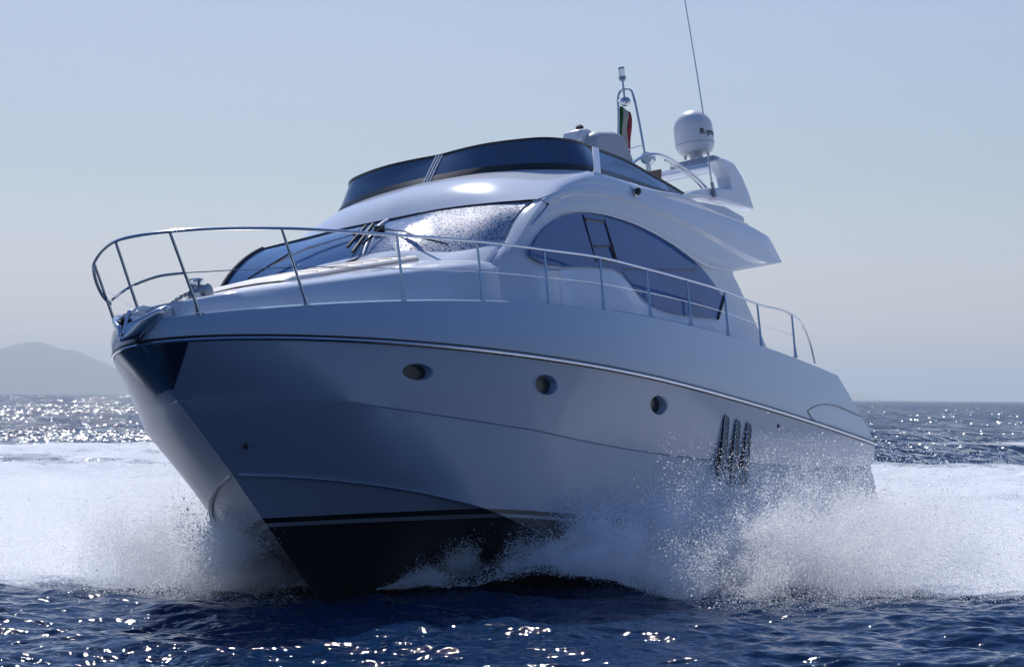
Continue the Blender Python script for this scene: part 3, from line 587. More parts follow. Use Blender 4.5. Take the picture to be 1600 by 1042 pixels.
# radar arch: two legs, cross beam
lg = [np.array(p) for p in G['arch_leg']]; lo = [np.array(p) for p in G['arch_low']]
arch = bpy.data.objects.new('radar_arch', None); COL.objects.link(arch); arch.parent = yacht
for sg in (1, -1):
    m = np.array([1, sg, 1])
    MB().prism([p*m for p in lg], (0, -sg*.22, 0)).build('arch_leg', M_top, arch, bevel=.03)
    MB().prism([(p-np.array([0, .06, 0]))*m for p in lo], (0, -sg*.22, 0)).build('arch_plinth', M_top, arch, bevel=.01)
prof = [(-12.78, 3.20), (-12.86, 3.285), (-13.1, 3.315), (-13.36, 3.29), (-13.42, 3.24), (-13.2, 3.19), (-12.95, 3.17)]
MB().prism([(x, 1.75, z) for x, z in prof], (0, -3.5, 0)).build('cross_beam', M_top, arch, bevel=.02)
MB().prism([(-12.85, 1.62, 3.28), (-12.95, 1.62, 3.40), (-13.3, 1.62, 3.40), (-13.4, 1.62, 3.28)], (0, -.75, 0)).build('dome_plinth', M_grey, arch, bevel=.05)
# satellite dome
dc = np.array(G['m_dome'])+np.array([0, 0, 0]); dz0 = G['m_domebot'][2]
DR = .298
dpro = [(.0, dz0-.06), (.10, dz0-.06), (.10, dz0+.0), (.17, dz0+.02), (.24, dz0+.03), (DR-.02, dz0+.09), (DR, dz0+.15), (DR, dz0+.40)]
for k in range(1, 9):
    t = math.pi/2*k/8; dpro.append((DR*math.cos(t), dz0+.40+.29*math.sin(t)))
DX, DY = dc[0], 1.21
dome = MB().lathe(dpro, (DX, DY, 0), 48).build('satellite_dome', M_white, yacht, smooth=50)
MB().lathe([(DR+.0, dz0+.152), (DR+.004, dz0+.158), (DR, dz0+.164)], (DX, DY, 0), 48).build('dome_seam', M_grey, dome)
for a in (.3, 2.4, 4.5):
    MB().lathe([(.02, dz0-.03), (.022, dz0+.03)], (DX+.2*math.cos(a), DY+.2*math.sin(a), 0), 8).build('dome_bolt', M_steeld, dome)
# lettering wrapped round the dome
fc = bpy.data.curves.new('t', 'FONT'); fc.body = 'Raymarine'; fc.size = .125; fc.offset = .004; fo = bpy.data.objects.new('t', fc); COL.objects.link(fo)
dg = bpy.context.evaluated_depsgraph_get(); tm = fo.evaluated_get(dg).to_mesh()
tv = [v.co.copy() for v in tm.vertices]; tf = [tuple(p.vertices) for p in tm.polygons]
fo.evaluated_get(dg).to_mesh_clear(); bpy.data.objects.remove(fo)
camb = BOAT.inverted() @ Vector((0, 0, CAM_H)); face = math.atan2(camb.y-DY, camb.x-DX)
tw = [(DX+(DR+.003)*math.cos(face+.33+v.x/DR), DY+(DR+.003)*math.sin(face+.33+v.x/DR), dz0+.255+v.y) for v in tv]
link('lettering', tw, tf, M_black, dome, smooth=0)
# whip antenna
an = np.array(G['antenna']); an = np.vstack([an, an[-1]+(an[-1]-an[-2])*1.2])
ap = catmull(an[[0, 1, 2, 3, 5]], 40)
ant = MB().tube(ap, np.interp(np.linspace(0, 1, 40), [0, .08, .1, 1], [.017, .017, .013, .006]), 8).build('whip_antenna', M_white, yacht)
MB().tube([an[0], an[1]], .026, 8).box(an[0], (.08, .06, .10)).build('antenna_mount', M_steeld, ant, bevel=.01)
# A-frame signal mast with lights
X = G['m_mt'][0]
yz = lambda k: (X, G[k][1], G[k][2])
lpts = [(X, -.10, 3.31), (X, -.06, 3.8), (X, .02, 4.4), yz('m_mtl'), (X, .10, 4.735), yz('m_mt'), (X, .265, 4.71), yz('m_mtr'), (X, .335, 4.3), (X, .37, 3.8), (X, .40, 3.32)]
mast = MB().tube(catmull(lpts, 60), .020, 8).tube([yz('m_barl'), yz('m_bar')], .011, 6).build('signal_mast', M_steel, yacht)
pb, pt = np.array(yz('m_pole')), np.array(yz('m_light'))
MB().tube([pb, pt+np.array([0, 0, .02])], .017, 8).build('light_pole', M_steel, mast)
h0 = pt[2]
ml = MB().lathe([(.03, h0), (.05, h0+.02), (.05, h0+.05), (.062, h0+.055), (.062, h0+.075), (.045, h0+.08)], (X, pt[1], 0), 16).build('masthead_light', M_steeld, mast)
MB().lathe([(.045, h0+.08), (.047, h0+.20), (.03, h0+.205)], (X, pt[1], 0), 16).build('lens', mat('clear_lens', (.8, .85, .9), .08, trans=.8, ior=1.45), ml)
MB().lathe([(.05, h0+.205), (.05, h0+.225), (.02, h0+.235)], (X, pt[1], 0), 16).build('cap', M_steeld, ml)
bc = np.array(yz('m_ball')); bp_ = [(.085*math.sin(t), -.075*math.cos(t)) for t in np.linspace(.05, math.pi-.05, 12)]
MB().lathe(bp_, bc, 20).build('reflector_ball', M_steel, mast)
# search light on the arch
sp = np.array(G['search'][0])*np.array([0, 1, 1])+np.array([X+.05, 0, -.06]); sp = np.array([-13.15, .36, 3.62])
sp = np.array([-13.15, .43, 3.60])
sl_ = MB().lathe([(.05, -.16), (.09, -.14), (.10, .0), (.095, .03), (.08, .03), (.07, .0)], sp, 18, rotm('Y', math.pi/2)).build('search_light', M_steel, yacht)
MB().tube([sp+np.array([-.05, 0, -.08]), sp+np.array([-.05, 0, -.22])], .03, 8).build('bracket', M_white, sl_)
# curved grab rail on the flybridge
hp = catmull(G['hoop'], 40); hr = MB().tube(hp, .022, 8).tube(hp[22:]+np.array([.05, -.03, -.03]), .016, 8).build('grab_hoop', M_steel, yacht)
hn = np.array(G['horn'][0]); hl = MB().lathe([(.02, -.03), (.05, .0), (.055, .05), (.03, .075), (.0, .08)], hn, 14, rotm('X', -math.pi/2)).build('side_light', M_dark, yacht)
MB().lathe([(.06, -.01), (.065, .01), (.05, .02)], hn, 14, rotm('X', -math.pi/2)).build('bezel', M_steel, hl)

# railing
pb_, pt_ = [np.array(p) for p in G['post_base']], [np.array(p) for p in G['post_top']]
nose_t, nose_b = np.array(G['nose_rail'][0])*np.array([1, 0, 1]), np.array(G['nose_post'][0])*np.array([1, 0, 1])
RA = [np.array(p) for p in G['railA']]
port_top = pt_+[np.array(p) for p in G['rail_end']]
rl = [RA[5], RA[4], RA[3], RA[2], RA[0], nose_t]+port_top
r_all = catmull(rl, 260)
rail = MB().tube(r_all, .0175, 8).build('guard_rail', M_steel, yacht)
def post(b, t, parent=rail, stub=True):
    b, t = np.array(b), np.array(t); m = b*.72+t*.28
    pts = [b, b*.8+t*.2+(np.array([b[0], b[1], 0])*[1, 1, 0]-np.array([t[0], t[1], 0])*[1, 1, 0])*.06, t]
    o = MB().tube([b+np.array([0, 0, -.02]), b*.88+t*.12, b*.75+t*.25, t], [.027, .023, .0165, .0155], 8).build('stanchion', M_steel, parent)
    MB().lathe([(.045, 0), (.045, .012), (.028, .02)], b-np.array([0, 0, .005]), 12).build('foot', M_steel, o)
for b, t in zip(pb_, pt_):
    post(b, t)
post(nose_b, nose_t); post(RA[1], RA[0])
mids = [b*.5+t*.5 for b, t in zip(pb_, pt_)]
mn = np.array(G['midnose']); mnose = mn[0]*np.array([1, 0, 1])
front = catmull([RA[6], mnose, mn[1], mids[0]], 30)
MB().tube(front, .015, 8).build('pulpit_mid_rail', M_steel, rail)
for wpts in (mids, [RA[7], RA[8], RA[8]+np.array([-1.2, -.5, .0])]):
    MB().tube(catmull(wpts, 60), .0055, 5).build('guard_wire', M_steel, rail)

# bow gear: roller, anchor, windlass with chain, cleat
ro = MB().prism([(-1.05, .07, .12), (-.35, .07, .19), (-.22, .07, .10), (-.30, .07, .0), (-.60, .07, -.08), (-1.05, .07, .02)], (0, .02, 0)).prism([(-1.05, -.09, .12), (-.35, -.09, .19), (-.22, -.09, .10), (-.30, -.09, .0), (-.60, -.09, -.08), (-1.05, -.09, .02)], (0, .02, 0))
ro.box((-.68, 0, -.02), (.7, .14, .02))
rol = ro.build('bow_roller', M_steel, yacht, bevel=.004)
MB().lathe([(.03, -.065), (.06, -.06), (.035, 0), (.06, .06), (.03, .065)], (-.34, 0, .07), 14, rotm('X', math.pi/2)).build('roller_wheel', M_black, rol)
anc = MB().prism([(-1.25, .022, .20), (-1.25, .022, .25), (-.55, .022, .27), (-.32, .022, .20), (-.18, .022, -.05), (-.25, .022, -.08), (-.42, .022, .13), (-.6, .022, .20)], (0, -.044, 0)).build('anchor', M_steel, yacht, bevel=.006)
rowsA = []
for t in np.linspace(0, 1, 9):
    x = -.13-.80*t; w = .03+.27*math.sin(math.pi*min(1, t*1.05)**.8)*(1 if t < .95 else .9); zc_ = -.10+.06*t
    rowsA.append(np.array([(x-.10*abs(u), w*u, zc_+.30*abs(u)**1.6*math.sin(math.pi*min(1, .15+.85*t))) for u in np.linspace(-1, 1, 13)]))
fl = grid('fluke', rowsA, M_steel, anc, smooth=50)
so = fl.modifiers.new('plate', 'SOLIDIFY'); so.thickness = .035
for sg in (1, -1):
    MB().prism([(-.42, sg*.10, .12), (-.30, sg*.13, .02), (-.75, sg*.20, -.05), (-1.02, sg*.17, .10), (-.9, sg*.12, .18)], (0, sg*.03, 0)).build('fluke_web', M_steeld, anc, bevel=.006)
wz = np.array([-1.46, .05, 0]); wz[2] = trunk_z(1.46, .05)-.02
wl_ = MB().lathe([(.11, 0), (.115, .05), (.07, .08), (.055, .10), (.06, .16), (.085, .19), (.085, .21), (.02, .215)], wz, 20).build('windlass', M_steel, yacht)
MB().lathe([(.06, -.11), (.085, -.10), (.085, .0), (.04, .02)], wz+np.array([-.02, .05, .06]), 14, rotm('X', math.pi/2)).build('gypsy', M_steeld, wl_)
chn = MB()
cpts = catmull([(-.95, .0, .27), (-1.2, .02, trunk_z(1.2, 0)+.03), (-1.45, .03, trunk_z(1.45, 0)+.07)], 14)
for k in range(14): chn.box(cpts[k], (.045, .018 if k % 2 else .03, .03 if k % 2 else .018), rotm('Y', -.5))
chn.build('anchor_chain', M_steeld, wl_, bevel=.005)
for sg in (1, -1):
    c = np.array([-1.35, sg*.55, .16]); MB().tube([c+np.array([.1, 0, .05]), c+np.array([-.1, 0, .05])], .014, 8).tube([c+np.array([.04, 0, .0]), c+np.array([.04, 0, .05])], .012).tube([c+np.array([-.04, 0, .0]), c+np.array([-.04, 0, .05])], .012).build('cleat', M_steel, yacht)

# ------------------------------------------------------------ flag tied to the mast (a thing of its own)
def flag_mat():
    m = mat('flag_cloth', (.6, .6, .6), .8)
    n, l = m.node_tree.nodes, m.node_tree.links; b = n['Principled BSDF']
    uv = n.new('ShaderNodeAttribute'); uv.attribute_name = 'stripe'
    cr = n.new('ShaderNodeValToRGB'); cr.color_ramp.interpolation = 'CONSTANT'; e = cr.color_ramp.elements
    e[0].color = (.0, .11, .035, 1); e[1].position = .36; e[1].color = (.36, .35, .34, 1); x = e.new(.66); x.color = (.27, .010, .025, 1)
    l.new(uv.outputs['Fac'], cr.inputs['Fac']); l.new(cr.outputs[0], b.inputs['Base Color'])
    tl = n.new('ShaderNodeBsdfTranslucent'); l.new(cr.outputs[0], tl.inputs[0])
    mx = n.new('ShaderNodeMixShader'); mx.inputs[0].default_value = .25; l.new(b.outputs[0], mx.inputs[1]); l.new(tl.outputs[0], mx.inputs[2]); l.new(mx.outputs[0], n['Material Output'].inputs[0])
    return m
fv, fs, ff = [], [], []
nz_, nx_ = 30, 34
for i in range(nz_):
    v = i/(nz_-1); leg = .045-.105*v
    for j in range(nx_):
        u = j/(nx_-1)
        if u < .36: yy = .055*u/.36; xx = -.02-.03*math.sin(3*v)*u
        elif u < .66: q = (u-.36)/.30; yy = .055+.045*q*(.4+.6*v)+.012*math.sin(9*v); xx = -.04-.16*q
        elif u < .84: q = (u-.66)/.18; yy = .055+.045*(.4+.6*v)+.05*q*math.sin(math.pi*min(1, v*1.3))+.012*math.sin(9*v); xx = -.20-.08*q
        else:
            q = (u-.84)/.16; y0 = .055+.045*(.4+.6*v)+.05*math.sin(math.pi*min(1, v*1.3)); sw = max(0, min(1, (v-.45)/.2))*max(0, min(1, (1.-v)/.15))
            yy = y0+q*(-.02-sw*.24); xx = -.28+.10*q
        fv.append((X+xx, leg+yy*.74, 4.50-.64*v-.05*u+.02*math.sin(7*u+5*v))); fs.append(u)
for i in range(nz_-1):
    for j in range(nx_-1): ff.append((i*nx_+j, i*nx_+j+1, (i+1)*nx_+j+1, (i+1)*nx_+j))
fw = [BOAT @ Vector(p) for p in fv]
org = fw[0].copy()
fm = bpy.data.meshes.new('flag'); fm.from_pydata([tuple(p-org) for p in fw], [], ff); fm.shade_smooth()
at = fm.attributes.new('stripe', 'FLOAT', 'POINT'); at.data.foreach_set('value', fs)
fm.materials.append(flag_mat()); flag = bpy.data.objects.new('flag', fm); COL.objects.link(flag); flag.location = org
sol = flag.modifiers.new('cloth', 'SOLIDIFY'); sol.thickness = .004
tag(flag, 'green, white and red striped flag hanging in folds from the thin steel mast', 'flag')

# ------------------------------------------------------------ sea
rng = np.random.default_rng(7)
def hash_noise(x, y, seed=0):     # smooth value noise for placing foam
    xi, yi = np.floor(x), np.floor(y); fx, fy = x-xi, y-yi; fx = fx*fx*(3-2*fx); fy = fy*fy*(3-2*fy)
    def h(a, b): 
        v = np.sin(a*127.1+b*311.7+seed*74.7)*43758.5453; return v-np.floor(v)
    return (h(xi, yi)*(1-fx)+h(xi+1, yi)*fx)*(1-fy)+(h(xi, yi+1)*(1-fx)+h(xi+1, yi+1)*fx)*fy
def fbm(x, y, o=4, seed=0):
    a, s, t = .5, 0, 0
    for k in range(o): s = s+a*hash_noise(x*2**k, y*2**k, seed+k); t += a; a *= .5
    return s/t
OX, OY = -2.06, 25.5
AX, AY = math.sin(TH), math.cos(TH)
BX, BY = math.cos(TH), -math.sin(TH)
# polar sheet: fine inside the field of view, coarse all round, out to the horizon
az = np.radians(np.r_[np.arange(-180, -40, 6), np.arange(-40, -17, 1.), np.arange(-17, 17, .026), np.arange(17, 40, 1.), np.arange(40, 180.1, 6)])
inv = np.linspace(1/17.0, 1/420., 900)
dist = np.r_[np.array([.4, 1.5, 3, 5, 7, 9, 10.5, 12, 13, 14, 15, 15.8, 16.4]), 1/inv, np.geomspace(440, 60000, 70)]
A_, D_ = np.meshgrid(az, dist)
x = np.sin(A_)*D_; y = np.cos(A_)*D_
z = np.zeros_like(x)
dd = np.gradient(dist)[:, None]+0*x; spacing = np.maximum(np.abs(dd), D_*np.radians(.026))
nw = 85
lam = np.exp(rng.uniform(np.log(.16), np.log(5.5), nw)); th = rng.normal(math.radians(12), .62, nw); ph = rng.uniform(0, 2*math.pi, nw)
for L, t, p in zip(lam, th, ph):
    k = 2*math.pi/L; a = WAVE*L**.80*(.6 if L > 3 else 1)
    fade = np.clip(L/(2.2*spacing)-1, 0, 1)
    if fade.max() <= 0: continue
    g = np.sin(k*(math.sin(t)*x+math.cos(t)*y)+p)
    z += a*fade*(g+.28*np.cos(2*(k*(math.sin(t)*x+math.cos(t)*y)+p)-math.pi))
# foam masks: wake bands behind the boat, churned water round the hull
la = (x-OX)*AX+(y-OY)*AY; lb = (x-OX)*BX+(y-OY)*BY
sm = lambda e0, e1, v: np.clip((v-e0)/(e1-e0), 0, 1)**2*(3-2*np.clip((v-e0)/(e1-e0), 0, 1))
n1 = fbm(x/7+3, y/9, 4, 1); n2 = fbm(x/2.2, y/3.5, 3, 9)
n3 = fbm(x/11+7, y/26+2, 4, 33); n4 = fbm(x/4+1, y/12, 4, 61)
wake = sm(41, 47, y+6*n1)*(1-sm(66, 90, y+46*(n3-.5)+14*(n4-.5)))
left = sm(27.5, 30, y)*(1-sm(60, 84, y+30*(n3-.5)+12*(n4-.5)))*(1-sm(-4, 0, x))
near = sm(26.2, 27.6, y+.8*(n2-.5))*(1-sm(60, 70, y))
band = sm(76, 88, y+20*(n4-.5))*(1-sm(94, 116, y+34*(n3-.5)))*(1-sm(-4, 6, x))*(.35+.9*n4)
band2 = sm(112, 122, y+16*(n4-.5))*(1-sm(124, 140, y+20*(n3-.5)))*sm(2, 10, x)*(.1+.8*n4)
brk = np.clip(.35+1.25*fbm(x/3.+5, y/7.+3, 4, 88), 0, 1); farw = sm(40, 58, y)
wake = wake*(1-farw+farw*brk); left = left*(1-farw+farw*np.clip(brk-.05, 0, 1))
foam = np.clip(np.maximum.reduce([wake, left*.95, near*np.maximum(sm(3.4, 5.5, x), 1-sm(-4.6, -2.6, x)), band, band2]), 0, 1)
ins = (np.abs(A_) < math.radians(24))
foam = np.where(ins, foam, foam*.8)
z += foam*(.16*(fbm(x*1.3, y*1.3, 4, 21)-.5)+.42*(fbm(x*.42+3, y*.30, 3, 27)-.5))*np.clip(1.6-spacing, 0, 1)*sm(27, 33, y)
nr, nc = x.shape
V = np.stack([x, y, z], -1).reshape(-1, 3)
idx = np.arange(nr*nc).reshape(nr, nc)
Fq = np.stack([idx[:-1, :-1], idx[:-1, 1:], idx[1:, 1:], idx[1:, :-1]], -1).reshape(-1, 4)
me = bpy.data.meshes.new('sea'); me.vertices.add(len(V)); me.vertices.foreach_set('co', V.ravel().astype(np.float32))
me.loops.add(Fq.size); me.loops.foreach_set('vertex_index', Fq[:, ::-1].ravel().astype(np.int32))
me.polygons.add(len(Fq)); me.polygons.foreach_set('loop_start', np.arange(0, Fq.size, 4, dtype=np.int32)); me.polygons.foreach_set('loop_total', np.full(len(Fq), 4, np.int32))
me.update(calc_edges=True); me.polygons.foreach_set('use_smooth', np.ones(len(Fq), bool))
at = me.attributes.new('foam', 'FLOAT', 'POINT'); at.data.foreach_set('value', foam.ravel().astype(np.float32))
sea = bpy.data.objects.new('sea', me); COL.objects.link(sea); sea['kind'] = 'structure'; sea['label'] = 'dark blue choppy sea with white wake foam and sun glitter'
def sea_mat():
    m = mat('sea_water', SEA_COLOR, .04, spec=SEA_SPEC, ior=1.33)
    n, l = m.node_tree.nodes, m.node_tree.links; b = n['Principled BSDF']
    tc = n.new('ShaderNodeTexCoord')
    def noise(sc, det, rough=.6, sx=1., sy=1., dist_=0):
        mp = n.new('ShaderNodeMapping'); mp.inputs['Scale'].default_value = (sx, sy, 1); l.new(tc.outputs['Object'], mp.inputs[0])
        t = n.new('ShaderNodeTexNoise'); t.inputs['Scale'].default_value = sc; t.inputs['Detail'].default_value = det; t.inputs['Roughness'].default_value = rough; t.inputs['Distortion'].default_value = dist_
        l.new(mp.outputs[0], t.inputs['Vector']); return t
    a = noise(3.0, 3, .55, 1., 1.3); c = noise(.35, 3, .5)
    b1 = n.new('ShaderNodeBump'); b1.inputs['Strength'].default_value = 1; b1.inputs['Distance'].default_value = SEA_BUMP[0]; l.new(a.outputs['Fac'], b1.inputs['Height'])
    b2 = n.new('ShaderNodeBump'); b2.inputs['Strength'].default_value = 1; b2.inputs['Distance'].default_value = SEA_BUMP[1]; l.new(c.outputs['Fac'], b2.inputs['Height']); l.new(b1.outputs[0], b2.inputs['Normal'])
    d3 = noise(8., 1, .5, 1., 1.2)
    b3 = n.new('ShaderNodeBump'); b3.inputs['Strength'].default_value = 1; b3.inputs['Distance'].default_value = .017; l.new(d3.outputs['Fac'], b3.inputs['Height']); l.new(b2.outputs[0], b3.inputs['Normal'])
    # far off, where ripples are finer than a pixel, tilt the facets directly
    fmp = n.new('ShaderNodeMapping'); fmp.inputs['Scale'].default_value = (4., .13, 1); l.new(tc.outputs['Object'], fmp.inputs[0])
    fz = n.new('ShaderNodeTexVoronoi'); fz.inputs['Scale'].default_value = 1.; l.new(fmp.outputs[0], fz.inputs['Vector'])
    fz2 = noise(.55, 2, .5, 1., .5)
    def centred(t, k):
        s_ = n.new('ShaderNodeVectorMath'); s_.operation = 'SUBTRACT'; l.new(t.outputs['Color'], s_.inputs[0]); s_.inputs[1].default_value = (.5, .5, .5)
        q_ = n.new('ShaderNodeVectorMath'); q_.operation = 'MULTIPLY'; l.new(s_.outputs[0], q_.inputs[0]); q_.inputs[1].default_value = (k, k, 0); return q_
    ge = n.new('ShaderNodeNewGeometry'); ln = n.new('ShaderNodeVectorMath'); ln.operation = 'LENGTH'; l.new(ge.outputs['Position'], ln.inputs[0])
    fd = n.new('ShaderNodeMapRange'); l.new(ln.outputs['Value'], fd.inputs['Value']); fd.inputs['From Min'].default_value = 28; fd.inputs['From Max'].default_value = 110
    ads = n.new('ShaderNodeVectorMath'); ads.operation = 'ADD'; l.new(centred(fz, FAR_TILT[0]).outputs[0], ads.inputs[0]); l.new(centred(fz2, FAR_TILT[1]).outputs[0], ads.inputs[1])
    sc_ = n.new('ShaderNodeVectorMath'); sc_.operation = 'SCALE'; l.new(ads.outputs[0], sc_.inputs[0]); l.new(fd.outputs[0], sc_.inputs['Scale'])
    an = n.new('ShaderNodeVectorMath'); an.operation = 'ADD'; l.new(b3.outputs[0], an.inputs[0]); l.new(sc_.outputs[0], an.inputs[1])
    # facets seen at a grazing angle are mostly those leaning towards the eye
    inc = n.new('ShaderNodeVectorMath'); inc.operation = 'MULTIPLY'; l.new(ge.outputs['Incoming'], inc.inputs[0]); inc.inputs[1].default_value = (1, 1, 0)
    is_ = n.new('ShaderNodeVectorMath'); is_.operation = 'SCALE'; l.new(inc.outputs[0], is_.inputs[0])
    il = n.new('ShaderNodeMath'); il.operation = 'MULTIPLY'; l.new(fd.outputs[0], il.inputs[0]); il.inputs[1].default_value = FAR_TILT[2]; l.new(il.outputs[0], is_.inputs['Scale'])
    an2 = n.new('ShaderNodeVectorMath'); an2.operation = 'ADD'; l.new(an.outputs[0], an2.inputs[0]); l.new(is_.outputs[0], an2.inputs[1])
    nn_ = n.new('ShaderNodeVectorMath'); nn_.operation = 'NORMALIZE'; l.new(an2.outputs[0], nn_.inputs[0]); l.new(nn_.outputs[0], b.inputs['Normal'])
    fa = n.new('ShaderNodeAttribute'); fa.attribute_name = 'foam'
    fn = noise(.9, 8, .68, 1., .7, .6); fn2 = noise(.16, 4, .55)
    mx = n.new('ShaderNodeMath'); mx.operation = 'MULTIPLY_ADD'; l.new(fn2.outputs['Fac'], mx.inputs[0]); mx.inputs[1].default_value = .6; l.new(fn.outputs['Fac'], mx.inputs[2])
    th = n.new('ShaderNodeMath'); th.operation = 'MULTIPLY_ADD'; l.new(fa.outputs['Fac'], th.inputs[0]); th.inputs[1].default_value = 1.05; l.new(mx.outputs[0], th.inputs[2])
    fr = n.new('ShaderNodeMapRange'); l.new(th.outputs[0], fr.inputs['Value']); fr.inputs['From Min'].default_value = 1.22; fr.inputs['From Max'].default_value = 1.60
    df = n.new('ShaderNodeBsdfDiffuse'); df.inputs[0].default_value = (.82, .84, .87, 1)
    fb = n.new('ShaderNodeBump'); fb.inputs['Strength'].default_value = 1; fb.inputs['Distance'].default_value = .25; l.new(fn.outputs['Fac'], fb.inputs['Height']); l.new(fb.outputs[0], df.inputs['Normal'])
    ms = n.new('ShaderNodeMixShader'); l.new(fr.outputs[0], ms.inputs[0]); l.new(b.outputs[0], ms.inputs[1]); l.new(df.outputs[0], ms.inputs[2])
    l.new(ms.outputs[0], n['Material Output'].inputs[0])
    return m
me.materials.append(sea_mat())

# facets added for far glitter, each aimed roughly half way between sun and eye
rg = np.random.default_rng(77); ng = 26000
pv = rg.uniform(2.5, 74, ng)**1.0; dg_ = 3553*CAM_H/pv
ag = rg.uniform(math.radians(-15), math.radians(15), ng)
wgt = .18+.82*np.exp(-((ag-SUN_AZ)/math.radians(7.5))**2)
gx, gy = np.sin(ag)*dg_, np.cos(ag)*dg_
grp = fbm(gx/9, gy/40, 3, 91)
kp = (rg.random(ng) < wgt*np.clip((grp-.34)/.30, 0, 1)*.75)&(dg_ > 70)&~((dg_ > 76)&(dg_ < 96)&(gx < 0)&(rg.random(ng) < .7))
gx, gy, dg_ = gx[kp], gy[kp], dg_[kp]; ng = len(gx)
hv_ = np.array(sd)[None]+np.stack([-gx/dg_, -gy/dg_, CAM_H/dg_], 1); hv_ /= np.linalg.norm(hv_, axis=1)[:, None]
hv_ = hv_+rg.normal(0, .085, (ng, 3)); hv_ /= np.linalg.norm(hv_, axis=1)[:, None]
t1 = np.cross(hv_, [0, 0, 1.]); t1 /= np.linalg.norm(t1, axis=1)[:, None]; t2 = np.cross(hv_, t1)
sz_ = np.exp(rg.normal(math.log(.050), .5, ng))*np.clip(dg_/150, .8, 2.0)
c0 = np.stack([gx, gy, .02+.05*rg.random(ng)], 1); Vg = []
for a_, b_ in ((-1, -.55), (1, -.55), (1.15, 0), (1, .55), (-1, .55), (-1.15, 0)):
    Vg.append(c0+t1*(sz_*a_)[:, None]*.6+t2*(sz_*b_)[:, None]-hv_*(sz_*.03*(abs(a_) > 1))[:, None])
Vg = np.stack(Vg, 1).reshape(-1, 3)
gm = bpy.data.meshes.new('glitter_facets'); gm.vertices.add(len(Vg)); gm.vertices.foreach_set('co', Vg.astype(np.float32).ravel())
gm.loops.add(6*ng); gm.loops.foreach_set('vertex_index', np.arange(6*ng, dtype=np.int32)); gm.polygons.add(ng)
gm.polygons.foreach_set('loop_start', np.arange(0, 6*ng, 6, dtype=np.int32)); gm.polygons.foreach_set('loop_total', np.full(ng, 6, np.int32)); gm.update(calc_edges=True)
go = bpy.data.objects.new('glitter_facets', gm); COL.objects.link(go); go['kind'] = 'stuff'; go['label'] = 'added water facets making the sun glitter far out towards the horizon'
gm.materials.append(mat('facet_water', SEA_COLOR, .24, spec=.5, ior=1.33))

# ------------------------------------------------------------ far land
def ridge(name, label, prof, d, depth):
    px, pz = np.array(prof).T
    xs = np.linspace(px[0], px[-1], 120); h = np.interp(xs, px, pz)
    h = h*(1+.05*(fbm(xs/180, xs*0, 4, 3)-.5)); rows = []
    for t in np.linspace(0, 1, 14):
        k = math.sin(math.pi*min(1, t*.5+.0)) if t < 1 else 1
        g_ = (d+depth*t)/d; rows.append(np.stack([(xs+40*(fbm(xs/300, xs*0+t*5, 3, 5)-.5))*g_, d+depth*t+0*xs, g_*h*k*(1+.10*(fbm(xs/120, xs*0+t*9, 3, 8)-.5)*(1-t))-2], 1))
    rows.append(np.stack([xs, d+depth*2+0*xs, 0*xs-2], 1))
    o = grid(name, rows, mat(name+'_scrub', (.07, .085, .06), .95, noise=(.004, .3)), smooth=60)
    o['kind'] = 'structure'; o['label'] = label
    return o
D1 = 9000.
ang = lambda px: (px-800)/3553.
hh = lambda px, py: (617-py)/3553*1.0
pts = [(-420, 612), (-300, 588), (-150, 575), (-60, 561), (-20, 554), (5, 546), (28, 540), (48, 537), (66, 538), (84, 545), (100, 549), (120, 551), (133, 558), (146, 568), (160, 574), (190, 578), (240, 592), (300, 608), (340, 617)]
ridge('mountain', 'hazy blue mountain ridge on the horizon left of the bow', [(ang(a)*D1, (hh(a, b)+.0007)*D1) for a, b in pts], D1, 1200)
ridge('headland', 'very faint low headland on the horizon behind the stern', [(ang(a)*16000., (620.5-b+4)/3553*16000.) for a, b in [(1200, 622), (1300, 612), (1340, 612), (1375, 620), (1420, 622.5)]], 16000., 800)

# ------------------------------------------------------------ spray: real droplets as points
def point_cloud(name, P, R, m, label):
    me = bpy.data.meshes.new(name); me.vertices.add(len(P)); me.vertices.foreach_set('co', P.astype(np.float32).ravel())
    at = me.attributes.new('rad', 'FLOAT', 'POINT'); at.data.foreach_set('value', R.astype(np.float32))
    o = bpy.data.objects.new(name, me); COL.objects.link(o); me.materials.append(m)
    g = bpy.data.node_groups.new('droplets', 'GeometryNodeTree')
    g.interface.new_socket('Geometry', in_out='INPUT', socket_type='NodeSocketGeometry'); g.interface.new_socket('Geometry', in_out='OUTPUT', socket_type='NodeSocketGeometry')
    i_, o_ = g.nodes.new('NodeGroupInput'), g.nodes.new('NodeGroupOutput')
    mp = g.nodes.new('GeometryNodeMeshToPoints'); na = g.nodes.new('GeometryNodeInputNamedAttribute'); na.data_type = 'FLOAT'; na.inputs['Name'].default_value = 'rad'
    sm_ = g.nodes.new('GeometryNodeSetMaterial'); sm_.inputs['Material'].default_value = m
    g.links.new(i_.outputs[0], mp.inputs['Mesh']); g.links.new(na.outputs['Attribute'], mp.inputs['Radius']); g.links.new(mp.outputs[0], sm_.inputs['Geometry']); g.links.new(sm_.outputs[0], o_.inputs[0])
    md = o.modifiers.new('droplets', 'NODES'); md.node_group = g
    o['kind'] = 'stuff'; o['label'] = label
    return o
